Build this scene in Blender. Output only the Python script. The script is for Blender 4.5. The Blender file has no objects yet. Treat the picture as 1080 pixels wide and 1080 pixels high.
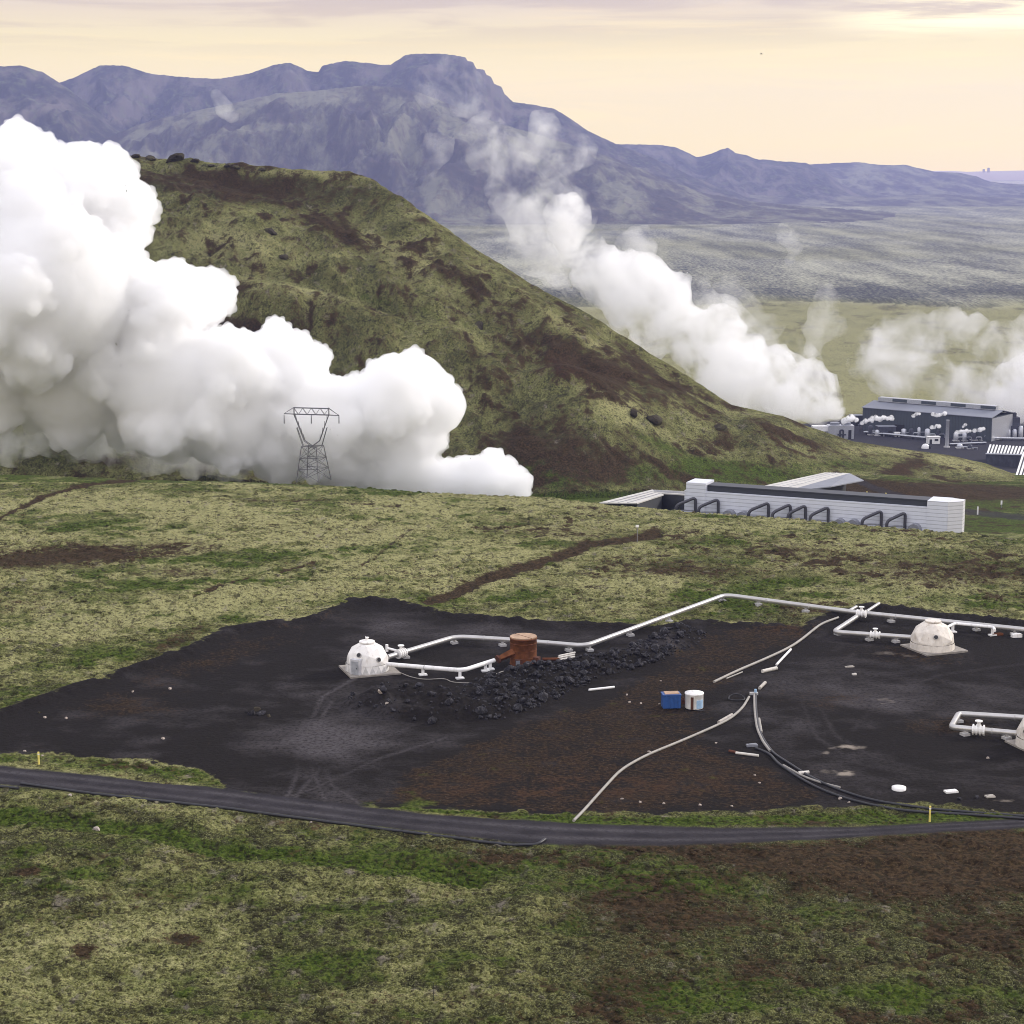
import bpy, bmesh, math, random
import numpy as np
from mathutils import Vector, Matrix
from concurrent.futures import ThreadPoolExecutor

random.seed(7)
RNG = np.random.default_rng(11)
scene = bpy.context.scene
COL = scene.collection

# ------------------------------------------------------------------ camera
H = 80.0                     # height of the viewpoint over the drilling pad
FPX = 2015.0                 # focal length in pixels of a 1080 px wide frame
PITCH = math.atan((540 - 185) / FPX)
CP, SP = math.cos(PITCH), math.sin(PITCH)
cam_data = bpy.data.cameras.new("camera")
cam_data.sensor_width = 36.0
cam_data.lens = 36.0 * FPX / 1080.0
cam_data.clip_start = 1.0
cam_data.clip_end = 200000.0
cam = bpy.data.objects.new("camera", cam_data)
COL.objects.link(cam)
cam.location = (0, 0, H)
cam.rotation_euler = (math.pi / 2 - PITCH, 0, 0)
scene.camera = cam


def at_y(u, v, y):
    a, b = (u - 540) / FPX, (540 - v) / FPX
    t = y / (CP + b * SP)
    return Vector((a * t, y, H + t * (-SP + b * CP)))


def at_z(u, v, z):
    a, b = (u - 540) / FPX, (540 - v) / FPX
    t = (z - H) / (-SP + b * CP)
    return Vector((a * t, t * (CP + b * SP), z))


def proj(x, y, z):
    d = y * CP + (H - z) * SP
    up = y * SP - (H - z) * CP
    return 540 + FPX * x / d, 540 - FPX * up / d


# ------------------------------------------------------------------ noise
def _h(ix, iy, iz, seed):
    h = (ix.astype(np.int64) * 374761393 + iy.astype(np.int64) * 668265263 + iz * 2147483647 + seed * 974711) & 0xFFFFFFFF
    h = ((h ^ (h >> 13)) * 1274126177) & 0xFFFFFFFF
    return (h ^ (h >> 16)) & 0xFFFF


_TAB = np.random.default_rng(5).uniform(0, 2 * np.pi, 65536)
_GC, _GS = np.cos(_TAB).astype(np.float32), np.sin(_TAB).astype(np.float32)


def _pn(x, y, seed):
    ix, iy = np.floor(x), np.floor(y)
    fx, fy = (x - ix).astype(np.float32), (y - iy).astype(np.float32)
    ix = ix.astype(np.int32); iy = iy.astype(np.int32)
    sx = fx * fx * fx * (fx * (fx * 6 - 15) + 10)
    sy = fy * fy * fy * (fy * (fy * 6 - 15) + 10)
    k = (seed * 7919) & 0xFFFF
    r = []
    for dx in (0, 1):
        jx = ((ix + dx) & 255) << 8
        for dy in (0, 1):
            h = (jx | ((iy + dy) & 255)) ^ k
            r.append(_GC.take(h) * (fx - dx) + _GS.take(h) * (fy - dy))
    a = r[0] + (r[1] - r[0]) * sy
    b = r[2] + (r[3] - r[2]) * sy
    return (a + (b - a) * sx) * np.float32(1.5)


_POOL = ThreadPoolExecutor(4)


def pn(x, y, seed=0):
    x, y = np.broadcast_arrays(x, y)
    if x.size < 50000:
        return _pn(np.asarray(x, float), np.asarray(y, float), seed)
    out = np.empty(x.shape, np.float32)
    n = len(x); st = max(1, n // 16)

    def job(i):
        out[i:i + st] = _pn(x[i:i + st], y[i:i + st], seed)
    list(_POOL.map(job, range(0, n, st)))
    return out


def fbm(x, y, oct=4, seed=0, gain=0.5, lac=2.03):
    s = 0.0; amp = 1.0; tot = 0.0
    for k in range(oct):
        s = s + amp * pn(x + 17.3 * k, y - 9.1 * k, seed + k)
        tot += amp; amp *= gain; x = x * lac; y = y * lac
    return s / tot


def ridged(x, y, oct=4, seed=0, gain=0.5):
    s = 0.0; amp = 1.0; tot = 0.0
    for k in range(oct):
        s = s + amp * (1 - 2 * np.abs(pn(x + 7.7 * k, y + 3.9 * k, seed + k)))
        tot += amp; amp *= gain; x = x * 2.05; y = y * 2.05
    return s / tot


def pn3(x, y, z, seed=0):
    ix, iy, iz = np.floor(x), np.floor(y), np.floor(z)
    fx, fy, fz = x - ix, y - iy, z - iz
    ix = ix.astype(np.int64); iy = iy.astype(np.int64); iz = iz.astype(np.int64)
    f = lambda t: t * t * t * (t * (t * 6 - 15) + 10)
    sx, sy, sz = f(fx), f(fy), f(fz)
    out = 0.0
    for dx in (0, 1):
        for dy in (0, 1):
            for dz in (0, 1):
                h = _h(ix + dx, iy + dy, (iz + dz), seed)
                w = (sx if dx else 1 - sx) * (sy if dy else 1 - sy) * (sz if dz else 1 - sz)
                out = out + w * (h / 32767.5 - 1)
    return out


def smooth(e0, e1, x):
    t = np.clip((x - e0) / (e1 - e0), 0, 1)
    return t * t * (3 - 2 * t)


def lut(pts, x):
    p = np.array(sorted(pts), float)
    return np.interp(x, p[:, 0], p[:, 1])


def sdf_poly(u, v, poly, vs=3.5):
    """signed distance (inside positive) in pixels, v stretched against the foreshortening"""
    P = np.array(poly, float) * (1, vs)
    V = v * vs
    d = np.full(u.shape, 1e9); inside = np.zeros(u.shape, bool)
    n = len(P)
    for i in range(n):
        x0, y0 = P[i]; x1, y1 = P[(i + 1) % n]
        ex, ey = x1 - x0, y1 - y0
        t = np.clip(((u - x0) * ex + (V - y0) * ey) / (ex * ex + ey * ey + 1e-9), 0, 1)
        d = np.minimum(d, np.hypot(u - x0 - t * ex, V - y0 - t * ey))
        if abs(y1 - y0) > 1e-9:
            c = ((y0 > V) != (y1 > V)) & (u < ex * (V - y0) / ey + x0)
            inside ^= c
    return np.where(inside, d, -d)


def sd_line(u, v, pts, vs=3.5):
    P = np.array(pts, float) * (1, vs)
    V = v * vs
    d = np.full(u.shape, 1e9)
    for i in range(len(P) - 1):
        x0, y0 = P[i]; x1, y1 = P[i + 1]
        ex, ey = x1 - x0, y1 - y0
        t = np.clip(((u - x0) * ex + (V - y0) * ey) / (ex * ex + ey * ey + 1e-9), 0, 1)
        d = np.minimum(d, np.hypot(u - x0 - t * ex, V - y0 - t * ey))
    return d


def blob(u, v, cu, cv, ru, rv, ang=0.0):
    a = math.radians(ang)
    du, dv = u - cu, v - cv
    p = du * math.cos(a) + dv * math.sin(a)
    q = -du * math.sin(a) + dv * math.cos(a)
    return np.exp(-((p / ru) ** 2 + (q / rv) ** 2))


# ------------------------------------------------------------------ terrain grid
CREST = [(-300, 488), (0, 497), (150, 502), (330, 507), (480, 517), (570, 521), (640, 529), (720, 536), (850, 546), (1012, 560), (1080, 566), (1400, 590)]
BASE = [(0, 0), (430, -14), (490, -17), (560, -22), (620, -26), (720, -33), (800, -45), (950, -70), (1100, -88), (1200, -92), (1600, -96), (3000, -98), (9000, -75), (20000, -60)]
RIDGE = [(-400, 260, 905), (-200, 225, 900), (0, 185, 880), (130, 168, 870), (180, 169, 865), (240, 174, 860), (300, 180, 850), (350, 183, 845), (372, 186, 842),
         (400, 199, 835), (450, 230, 820), (500, 264, 805), (560, 302, 790), (620, 332, 775), (680, 370, 760), (740, 407, 745), (772, 428, 741),
         (800, 434, 738), (825, 440, 738), (850, 450, 738), (900, 466, 740), (960, 475, 745), (1000, 480, 745), (1040, 489, 745), (1080, 504, 740), (1150, 522, 730), (1500, 560, 720)]
FOOT = [(-400, 640), (0, 640), (330, 655), (460, 640), (600, 634), (700, 642), (800, 655), (880, 672), (1000, 690), (1080, 700), (1500, 700)]

sA = np.arange(-0.345, 0.345, 0.00062)
sL = -0.345 - np.cumsum(0.0012 * 1.12 ** np.arange(32))
sR = 0.345 + np.cumsum(0.0012 * 1.12 ** np.arange(32))
S = np.concatenate([sL[::-1], sA, sR])


def y_for_v(v, z):
    return np.array([at_z(540, q, z).y for q in v])


yn = y_for_v(np.arange(1180, 494, -1.15), 0.0)
yb0 = np.array([95.0, 110, 125, 138, 147])
ym = np.arange(yn[-1] + 2, 615, 2.0)
yh = np.arange(616, 910, 0.8)
yp = np.arange(912, 1500, 4.0)
yf = y_for_v(np.arange(420, 197, -0.8), -97.0)
yf = yf[(yf > 1504) & (yf < 14500)]
Y = np.concatenate([yb0[yb0 < yn[0]], yn, ym, yh, yp, yf])
NR, NC = len(Y), len(S)
SS, YY = np.meshgrid(S, Y)
XX = SS * YY


def world_u(s, y, z):
    return 540 + FPX * s * y / (y * CP + (H - z) * SP)


Uap = 540 + FPX * SS / (CP + 0.12 * SP) * 1.0
# ---- near plateau falling away behind its crest
vc = lut(CREST, Uap)
dep = PITCH + np.arctan((vc - 540) / FPX)
yc = H / np.tan(dep)
over = YY - yc + 2.5 * fbm(XX / 30, YY / 30, 3, 91)
slope = np.interp(Uap, [0, 500, 1000], [0.24, 0.24, 0.215])
drop = slope * (np.logaddexp(0, over / 7.0) * 7.0)
zb = np.interp(YY, [p[0] for p in BASE], [p[1] for p in BASE])
k = 2.2
znear = -drop
zz = np.where(YY < 400, znear, np.logaddexp(znear / k, zb / k) * k)
# ---- hill
rx = []
for (u, v, y) in RIDGE:
    p = at_y(u, v, y); rx.append((p.x / p.y, p.y, p.z))
rx = np.array(rx)
ry = np.interp(SS, rx[:, 0], rx[:, 1]); rz = np.interp(SS, rx[:, 0], rx[:, 2])
fx = np.array([((u - 540) / FPX / (CP + 0.0 * SP), y) for (u, y) in FOOT])
fy = np.interp(SS, fx[:, 0], fx[:, 1]) + 6 * fbm(XX / 40, YY / 40, 2, 55)
zf = np.interp(fy, [p[0] for p in BASE], [p[1] for p in BASE])
zr0 = np.interp(ry, [p[0] for p in BASE], [p[1] for p in BASE])
hh = np.maximum(rz - zr0, 0.0)
t = (YY - fy) / (ry - fy)
tc = np.clip(t, 0, 1)
g = 0.86 * tc + 0.14 * smooth(0, 1, tc) + 0.035 * np.sin(tc * 2 * np.pi * 1.5 + 3 * SS / 0.1)
g = np.clip(g, 0, 1.02) * (1 - smooth(0.93, 1.0, tc)) + smooth(0.93, 1.0, tc)
env = np.clip(np.sin(np.pi * np.clip(tc, 0, 1)), 0, 1)
wx = XX + 10 * fbm(XX / 45, YY / 45, 2, 5)
wy = YY + 10 * fbm(XX / 45, YY / 45, 2, 6)
gul = ridged((wx + 0.9 * wy) / 70, (wy - 0.5 * wx) / 150, 4, 21)
small = fbm(wx / 16, wy / 16, 4, 31)
crag = ridged(wx / 24, wy / 20, 4, 41)
hs = np.clip(hh / 110, 0, 1)
crag2 = ridged(wx / 9, wy / 8, 3, 44)
hill = zb + hh * g + env * hs * (8.5 * gul + 5.5 * small) + hs * (0.35 + 0.65 * env) * (4.6 * np.maximum(crag - 0.1, 0) + 1.3 * np.maximum(crag2 - 0.15, 0)) + np.minimum(hs * 3, 1) * (0.25 + 0.75 * env) * 1.1 * fbm(wx / 5, wy / 5, 4, 33)
UH, VH = proj(XX, YY, hill)
# knolls and benches on the near face
hill = hill + env * (13 * blob(UH, VH, 640, 470, 75, 40, 20) + 8 * blob(UH, VH, 590, 415, 60, 18, 12) + 7 * blob(UH, VH, 330, 330, 90, 20, 8)
                     - 6 * blob(UH, VH, 400, 318, 70, 12, 14) - 6 * blob(UH, VH, 540, 430, 30, 40, 20) + 5 * blob(UH, VH, 800, 450, 40, 18, 10) - 4 * blob(UH, VH, 700, 470, 50, 14, 20))
back = rz - (YY - ry) * 0.55 - 0.0
hill = np.where(t > 1, back, hill)
ishill = (YY > fy) & (hh > 0.6) & (hill > zz + 0.05)
zz = np.where(ishill, np.maximum(hill, zz), zz)
onhill = ishill.astype(float)
# ---- dirt bank at the right behind the white building, lava far off
U0, V0 = proj(XX, YY, zz)
zz = zz + 4.5 * blob(U0, V0, 940, 516, 70, 8, 3) * (YY > 560) * (YY < 760) * (1 - onhill) + 1.2 * fbm(XX / 14, YY / 14, 3, 61) * blob(U0, V0, 990, 518, 110, 12) * (1 - onhill) * (YY > 540)
lava = smooth(2600, 2820, YY + 260 * fbm(XX / 260, YY / 500, 4, 71)) * (1 - smooth(8600, 10500, YY))
zz = zz + lava * (7 + 2.5 * fbm(XX / 400, YY / 700, 3, 72))
plain = smooth(900, 1500, YY) * (1 - onhill)
zz = zz + plain * (1 - lava) * 2.5 * fbm(XX / 120, YY / 200, 3, 74) * smooth(1450, 1700, YY)

U0, V0 = proj(XX, YY, zz)
NZ = fbm(XX / 9, YY / 9, 4, 81)
NZ2 = fbm(XX / 2.2, YY / 2.2, 3, 82)

PAD = [(-60, 770), (0, 750), (60, 729), (130, 706), (190, 688), (235, 664), (330, 650), (365, 632), (420, 634), (480, 648), (560, 656), (650, 659), (690, 662),
       (735, 655), (800, 657), (845, 662), (868, 648), (920, 637), (1000, 648), (1080, 657), (1160, 668), (1260, 720), (1260, 860), (1080, 858), (960, 846), (840, 852), (700, 858), (560, 856), (440, 853), (386, 851),
       (300, 846), (235, 832), (248, 824), (200, 808), (100, 797), (0, 793), (-80, 790)]
ROAD_TOP = [(-300, 775), (-100, 797), (0, 807), (100, 818), (250, 833), (380, 850), (450, 858), (600, 868), (760, 873), (900, 872), (1080, 863), (1400, 838)]
ROAD_BOT = [(-300, 797), (-100, 818), (0, 828), (100, 836), (250, 853), (400, 872), (560, 890), (700, 892), (850, 886), (1000, 877), (1080, 873), (1400, 850)]
near = YY < 420
dpad = np.full(U0.shape, -99.0)
m = (YY < 420) & (YY > 200)
dpad[m] = sdf_poly(U0[m], V0[m], PAD)
pad = smooth(-10, 10, dpad + 20 * NZ + 16 * NZ2)
rt, rb = lut(ROAD_TOP, U0), lut(ROAD_BOT, U0)
mid = (rt + rb) / 2; hw = (rb - rt) / 2
road = np.where(near, smooth(-1.0, 1.0, hw - np.abs(V0 - mid) + 0.9 * NZ + 0.4 * NZ2), 0)
rough = (1 - pad) * (1 - road)
flat = smooth(-60, 5, dpad) * near
roadflat = np.where(near, 1 - smooth(0, 14, np.abs(V0 - mid) - hw), 0)
calm = np.maximum(np.maximum(flat * 0.92, roadflat * 0.95), 0)
nearw = 1 - smooth(470, 560, YY)
# micro relief of the moss: hummocks, tussocks and holes
hum = fbm(XX / 22, YY / 22, 3, 101)
tus = fbm(XX / 3.0, YY / 3.2, 4, 102)
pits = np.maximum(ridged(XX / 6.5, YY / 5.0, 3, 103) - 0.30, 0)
zz = zz + nearw * (1 - calm) * ((1.3 - 0.8 * smooth(350, 420, YY)) * hum + 0.5 * tus) + nearw * rough * (0.16 * tus - 0.75 * pits * smooth(-0.1, 0.35, fbm(XX / 30, YY / 30, 3, 104)))
berm = np.exp(-((dpad - 9) / 10) ** 2) * near
zz = zz + nearw * pad * 0.05 * NZ2 + berm * (V0 < 760) * (V0 > 560) * (0.7 + 0.7 * NZ + 0.5 * NZ2)
# ditch and banks in the foreground
ditch = np.exp(-(sd_line(U0, V0, [(-200, 855), (20, 858), (130, 872), (230, 893), (330, 905), (420, 915), (500, 925)], 1.6) / 12) ** 2) * near
zz = zz - 0.9 * ditch
zz = zz + near * (0.9 * blob(U0, V0, 470, 905, 60, 8) + 1.3 * blob(U0, V0, 560, 960, 45, 30) + 1.0 * blob(U0, V0, 410, 940, 60, 8) + 0.8 * blob(U0, V0, 60, 905, 120, 12, 4) - 0.8 * blob(U0, V0, 850, 945, 70, 12) + 1.0 * blob(U0, V0, 760, 925, 60, 10))
# hollow tracks across the moss
TRACKS = [([(455, 633), (520, 606), (570, 592), (620, 575), (690, 562)], 9, 1.0), ([(-40, 560), (0, 545), (45, 523), (90, 511), (150, 504), (320, 500)], 4, 1.0),
          ([(200, 632), (250, 612), (330, 592)], 2.0, 0.7), ([(235, 527), (330, 528), (420, 533)], 2.2, 0.5), ([(380, 598), (430, 560), (450, 552)], 2.0, 0.5), ([(720, 536), (800, 541), (860, 549), (1000, 562)], 1.6, 0.4)]
track = np.zeros(U0.shape)
mm = (YY > 300) & (YY < 620) & (V0 < 660)
for pts, w, a in TRACKS:
    d = sd_line(U0[mm], V0[mm], pts, 2.2)
    track[mm] = np.maximum(track[mm], a * np.exp(-((d + 5 * NZ[mm] + 3 * NZ2[mm]) / w) ** 2))
zz = zz - 0.5 * track * nearw
# heap of blasted rock on the pad
HEAP = [(352, 745), (372, 734), (400, 724), (432, 722), (470, 728), (500, 722), (545, 706), (600, 701), (650, 690), (688, 672), (715, 664), (746, 668), (742, 680), (700, 698), (650, 712), (606, 730), (575, 745), (540, 757), (500, 764), (455, 765), (400, 757)]
dheap = np.full(U0.shape, -99.0)
m = (YY < 360) & (YY > 250)
dheap[m] = sdf_poly(U0[m], V0[m], HEAP, 3.2)
heap = smooth(-4, 26, dheap + 8 * NZ)
zz = zz + heap * (1.7 + 1.3 * fbm(XX / 4.5, YY / 4.5, 3, 111) + 0.6 * NZ2)
heapm = smooth(-2, 3, dheap + 7 * NZ)

UU, VV = proj(XX, YY, zz)


def ground_z(x, y):
    s = x / y
    j = np.clip(np.searchsorted(S, s) - 1, 0, NC - 2); i = np.clip(np.searchsorted(Y, y) - 1, 0, NR - 2)
    fs = (s - S[j]) / (S[j + 1] - S[j]); fyy = (y - Y[i]) / (Y[i + 1] - Y[i])
    return float((zz[i, j] * (1 - fs) + zz[i, j + 1] * fs) * (1 - fyy) + (zz[i + 1, j] * (1 - fs) + zz[i + 1, j + 1] * fs) * fyy)


def hit(u, v, y0=100, y1=14000):
    """the point of the ground seen at a pixel"""
    a, b = (u - 540) / FPX, (540 - v) / FPX
    for y in Y[(Y > y0) & (Y < y1)]:
        t = y / (CP + b * SP)
        z = H + t * (-SP + b * CP)
        if z <= ground_z(a * t, y):
            return Vector((a * t, y, ground_z(a * t, y)))
    return at_z(u, v, 0)


def on_ground(u, v, z=0.0):
    p = at_z(u, v, z)
    p.z = ground_z(p.x, p.y)
    return p


# ------------------------------------------------------------------ what grows and lies where
N40 = fbm(XX / 45, YY / 45, 3, 121); N15 = fbm(XX / 16, YY / 13, 4, 122); N6 = fbm(XX / 5, YY / 4, 4, 123)
N9 = fbm(XX / 11, YY / 7, 3, 125)
LENS = fbm(XX / 30 + 0.6 * N15, YY / 24 + 0.6 * N15, 4, 128, 0.6)
pale = 0.06 + 0.48 * smooth(-0.2, 0.14, LENS + 0.45 * N6) + 0.35 * N40 + 0.45 * N15 + 0.35 * N6
grass = 0.06 + 0.40 * (1 - smooth(-0.25, 0.05, LENS + 0.35 * N6)) + 0.5 * np.maximum(fbm(XX / 34, YY / 16, 4, 126), -0.1) + 0.4 * N9
soil = np.zeros(U0.shape); rust = np.zeros(U0.shape)
B = lambda *a: blob(UU, VV, *a)
nr = (YY < 620).astype(float)
# upper moss field
pale += nr * (VV < 660) * 0.24
pale += nr * (0.35 * B(200, 545, 200, 28, -3) + 0.3 * B(420, 570, 140, 35) + 0.3 * B(120, 660, 140, 30, -12) + 0.25 * B(760, 560, 160, 18, 8) + 0.3 * B(300, 620, 120, 20))
grass += nr * (0.55 * B(90, 557, 90, 9) + 0.45 * B(300, 585, 160, 8, -3) + 0.5 * B(150, 615, 120, 8) + 0.45 * B(240, 655, 40, 10, -20) + 0.4 * B(420, 522, 120, 6, 4) + 0.45 * B(930, 625, 160, 10, 3) + 0.4 * B(560, 625, 80, 8) + 0.35 * B(90, 700, 70, 8, -15) + 0.6 * B(770, 640, 40, 8))
soil += nr * (0.9 * B(60, 588, 120, 11, -4) + 0.55 * B(190, 604, 40, 6) + 0.35 * B(860, 585, 120, 16, 6) + 0.5 * B(720, 600, 120, 10, 4) + 0.45 * B(1010, 605, 80, 18) + 0.5 * B(180, 680, 50, 10, -25) + 0.3 * B(30, 640, 40, 14) + 0.35 * B(600, 560, 80, 10))
# foreground
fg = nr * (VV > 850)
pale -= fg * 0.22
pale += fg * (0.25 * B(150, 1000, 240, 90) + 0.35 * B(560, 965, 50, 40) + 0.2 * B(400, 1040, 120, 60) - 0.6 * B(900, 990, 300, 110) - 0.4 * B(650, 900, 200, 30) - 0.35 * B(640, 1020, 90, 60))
grass += fg * (1.5 * ditch + 0.75 * B(480, 915, 130, 16, 5) + 0.8 * B(730, 930, 90, 16, 5) + 0.3 * B(880, 960, 60, 14) + 0.45 * B(950, 1050, 160, 18) + 0.45 * B(260, 940, 140, 20) + 0.5 * B(700, 1050, 80, 30) + 0.3 * B(620, 890, 60, 12))
soil += fg * (1.3 * B(1010, 912, 150, 34, -4) + 0.85 * B(830, 905, 90, 13) + 0.6 * B(700, 895, 70, 9) + 0.6 * B(690, 960, 90, 35, 10) + 0.5 * B(660, 1050, 60, 40) + 0.55 * B(1050, 985, 70, 30) + 0.8 * B(196, 992, 22, 8) + 0.8 * B(88, 1005, 12, 8) + 0.8 * B(26, 920, 16, 5) + 0.35 * B(330, 870, 120, 8, 4) + 0.4 * B(800, 1030, 80, 20) + 0.4 * B(540, 905, 60, 6) + 0.02 * B(860, 990, 260, 90) + 0.08 * B(620, 980, 120, 60))
soil = np.maximum(soil, 1.2 * track)
soil += nr * (0.10 + 0.55 * smooth(0.05, 0.45, N15 * 0.8 + N6 * 0.6)) * (0.35 + 0.65 * smooth(400, 1000, UU)) * (1 - smooth(0.2, 0.8, grass))
# pad: black gravel with redder soil
gravel = pad.copy()
RED = [(392, 846), (420, 815), (500, 778), (560, 760), (640, 735), (700, 700), (750, 660), (860, 655), (870, 665), (800, 700), (745, 735), (740, 780), (800, 800), (880, 842), (820, 853), (640, 858), (430, 852)]
dred = np.full(U0.shape, -99.0)
dred[m] = 0
m2 = (YY < 370) & (YY > 215)
dred[m2] = sdf_poly(UU[m2], VV[m2], RED)
red = smooth(-14, 26, dred + 30 * N6 + 14 * NZ)
pd = (pad > 0.3).astype(float)
soil_p = 0.55 * red + 0.25 * N15 + 0.5 * B(240, 690, 110, 14, -18) * (VV > 640) + 0.5 * B(130, 745, 60, 12) + 0.5 * B(960, 690, 60, 10) + 0.6 * B(1000, 765, 60, 12) + 0.35 * B(870, 740, 60, 14)
rust = pd * (0.6 * B(820, 660, 60, 8, 8) + 0.22 * B(700, 800, 160, 22) + 0.4 * B(560, 835, 140, 14) + 0.4 * B(400, 725, 40, 6) + 0.5 * B(640, 828, 180, 10))
grass += nr * (0.8 * B(120, 808, 150, 9, 5) + 1.3 * B(800, 865, 330, 5, -0.5) + 0.9 * B(480, 855, 110, 4, 4) * (1 - road)) * (1 - pad)
grass += pd * 0.25 * B(430, 850, 60, 5)
soil = np.where(pad > 0.3, soil_p, soil)
grass = np.where(pad > 0.3, 0.25 * smooth(0.1, 0.5, N15 + N6) * red + 0.5 * B(430, 850, 60, 5) + 0.4 * B(955, 742, 40, 4) * 0 + 0.45 * B(780, 645, 50, 6), grass)
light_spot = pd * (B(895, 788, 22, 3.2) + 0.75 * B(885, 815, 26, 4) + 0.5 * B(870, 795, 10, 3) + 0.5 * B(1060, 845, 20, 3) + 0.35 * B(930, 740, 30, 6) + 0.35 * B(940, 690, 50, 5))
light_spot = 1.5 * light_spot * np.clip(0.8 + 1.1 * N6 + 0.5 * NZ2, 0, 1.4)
# where wheels have worn the gravel pale, and the tracks they left at the turning
worn = pd * np.clip(0.8 * B(345, 790, 60, 55, 20) + 0.7 * B(500, 668, 150, 10, 3) + 0.6 * B(960, 745, 140, 22) + 0.5 * B(880, 715, 60, 18) + 0.5 * B(450, 775, 110, 14) + 0.35 * B(150, 775, 160, 14, 3) + 0.45 * B(960, 815, 130, 16) + 0.9 * N15 + 0.45 * N6 - 0.10, 0, 1)
for pts in ([(300, 846), (312, 820), (318, 780), (340, 735), (375, 715)], [(345, 848), (330, 815), (325, 780), (350, 740)], [(290, 845), (330, 832), (400, 800), (470, 778)], [(380, 848), (350, 828), (335, 790), (345, 760)], [(308, 846), (345, 800), (430, 768)],
            [(900, 690), (872, 712), (862, 740), (880, 775), (925, 800), (990, 815), (1080, 822)], [(876, 698), (852, 718), (846, 742), (862, 778), (905, 805), (980, 822), (1080, 830)], [(1080, 700), (990, 712), (930, 735), (900, 770)], [(430, 660), (520, 662), (600, 668)], [(420, 668), (520, 667), (600, 672)]):
    d = np.full(U0.shape, 99.0); d[m2] = sd_line(UU[m2], VV[m2], pts, 3.0)
    worn = np.maximum(worn, pd * (0.95 if pts[0][0] < 400 else 0.38) * np.exp(-((d + 1.5 * NZ2) / 3.4) ** 2) * np.clip(0.8 + 1.2 * N15, 0, 1))
worn = np.maximum(worn * (1 - road), road * 0.9 * np.exp(-((np.abs(V0 - mid) / np.maximum(hw, 0.1) - 0.42) / 0.17) ** 2) * np.clip(0.75 + 1.2 * N15, 0, 1))
far_track = (np.exp(-(sd_line(UU, VV, [(380, 236), (500, 240), (620, 243), (700, 240), (770, 238)], 1.0) / 1.1) ** 2)) * lava
light_spot = np.maximum(light_spot, 0)
# hill
hl = onhill
NH = fbm(XX / 9, YY / 12, 4, 127)
pale = np.where(hl > 0, 0.46 + 0.35 * N40 + 0.35 * N15 + 0.4 * NH - 0.25 * np.maximum(crag, 0) + 0.75 * B(430, 190, 40, 6, 22) + 0.7 * B(330, 184, 90, 5, 2) + 0.5 * B(420, 270, 90, 16, 28) + 0.45 * B(250, 255, 90, 18, 5) + 0.55 * B(330, 308, 80, 7, 8) + 0.6 * B(640, 420, 40, 18, 40) + 0.5 * B(690, 450, 50, 10, 35)
                + 0.6 * B(600, 345, 60, 8, 32) + 0.8 * B(1000, 487, 50, 6, 12) + 0.5 * B(920, 475, 40, 5) - 0.5 * B(230, 195, 110, 14, 4) - 0.3 * B(560, 480, 60, 30), pale)
grass = np.where(hl > 0, 0.15 + 0.5 * B(400, 318, 70, 8, 14) + 0.8 * B(560, 500, 130, 16, 2) + 0.5 * B(700, 470, 50, 8, 25) + 0.7 * B(800, 500, 80, 12, 5) + 0.4 * B(380, 400, 30, 20) + 0.35 * B(60, 480, 60, 18) + 0.4 * B(900, 490, 60, 6) + 0.35 * B(730, 500, 80, 14) + 0.25 * N40, grass)
soil = np.where(hl > 0, -0.08 + 0.45 * np.maximum(crag - 0.05, 0) + 0.25 * np.maximum(crag2 - 0.1, 0) + 0.42 * smooth(0.0, 0.5, N15 + 0.5 * N6) + 0.45 * NH + 0.55 * B(230, 195, 120, 14, 4) + 0.9 * B(620, 385, 75, 22, 18) + 0.8 * B(560, 470, 40, 20) + 0.7 * B(630, 490, 40, 20) + 0.5 * B(350, 240, 60, 14, 30) + 0.5 * B(480, 290, 60, 12, 30) + 0.9 * B(950, 496, 25, 8, -20) + 0.6 * B(830, 460, 40, 5, 20) + 0.4 * B(700, 400, 60, 8, 34) + 0.6 * B(270, 345, 70, 8, 5), soil)
rust = np.where(hl > 0, 0.8 * B(585, 390, 40, 16, 18) + 0.4 * B(350, 380, 40, 18) + 0.5 * B(840, 470, 50, 8, 20) + 0.35 * B(700, 420, 60, 10, 30) + 0.5 * B(955, 495, 20, 8), rust)
# behind the plateau: dark soil banks, moss plain, lava field, paved yard of the plant
bk = ((YY > 500) & (YY < 900)).astype(float) * (1 - hl)
soil += bk * (1.3 * B(1000, 518, 130, 9, 2) + 0.8 * B(900, 512, 40, 7)) ; rust += bk * (0.45 * B(960, 522, 70, 5))
grass += bk * (0.9 * B(600, 521, 260, 6) + 0.7 * B(1040, 552, 60, 5) + 0.5 * B(1000, 530, 60, 4) + 0.6)
path = np.zeros(U0.shape); mp = (YY > 440) & (YY < 800) & (UU > 800) & (UU < 1300)
path[mp] = 1 - smooth(2.2, 3.6, sd_line(UU[mp], VV[mp], [(905, 507), (925, 516), (960, 526), (1014, 539), (1080, 546), (1300, 566)], 1.0) + 1.2 * N6[mp])
YARD = [(840, 520), (838, 448), (905, 440), (1000, 436), (1080, 436), (1250, 438), (1300, 530), (1120, 530)]
yard = np.zeros(U0.shape); my = (YY > 1020) & (YY < 1480)
yard[my] = smooth(-2, 2, sdf_poly(UU[my], VV[my], YARD, 1.5)) * (1 - hl[my])
farp = plain * (YY > 1300)
PL = fbm(XX / 160, YY / 420, 4, 131)
FS = fbm(XX / 26, YY / 60, 4, 132, 0.65)
pale = np.where(farp > 0.2, 1.0 + 0.5 * PL + 0.9 * FS, pale)
grass = np.where(farp > 0.2, -0.1 + 0.4 * PL - 0.3 * FS, grass)
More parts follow.
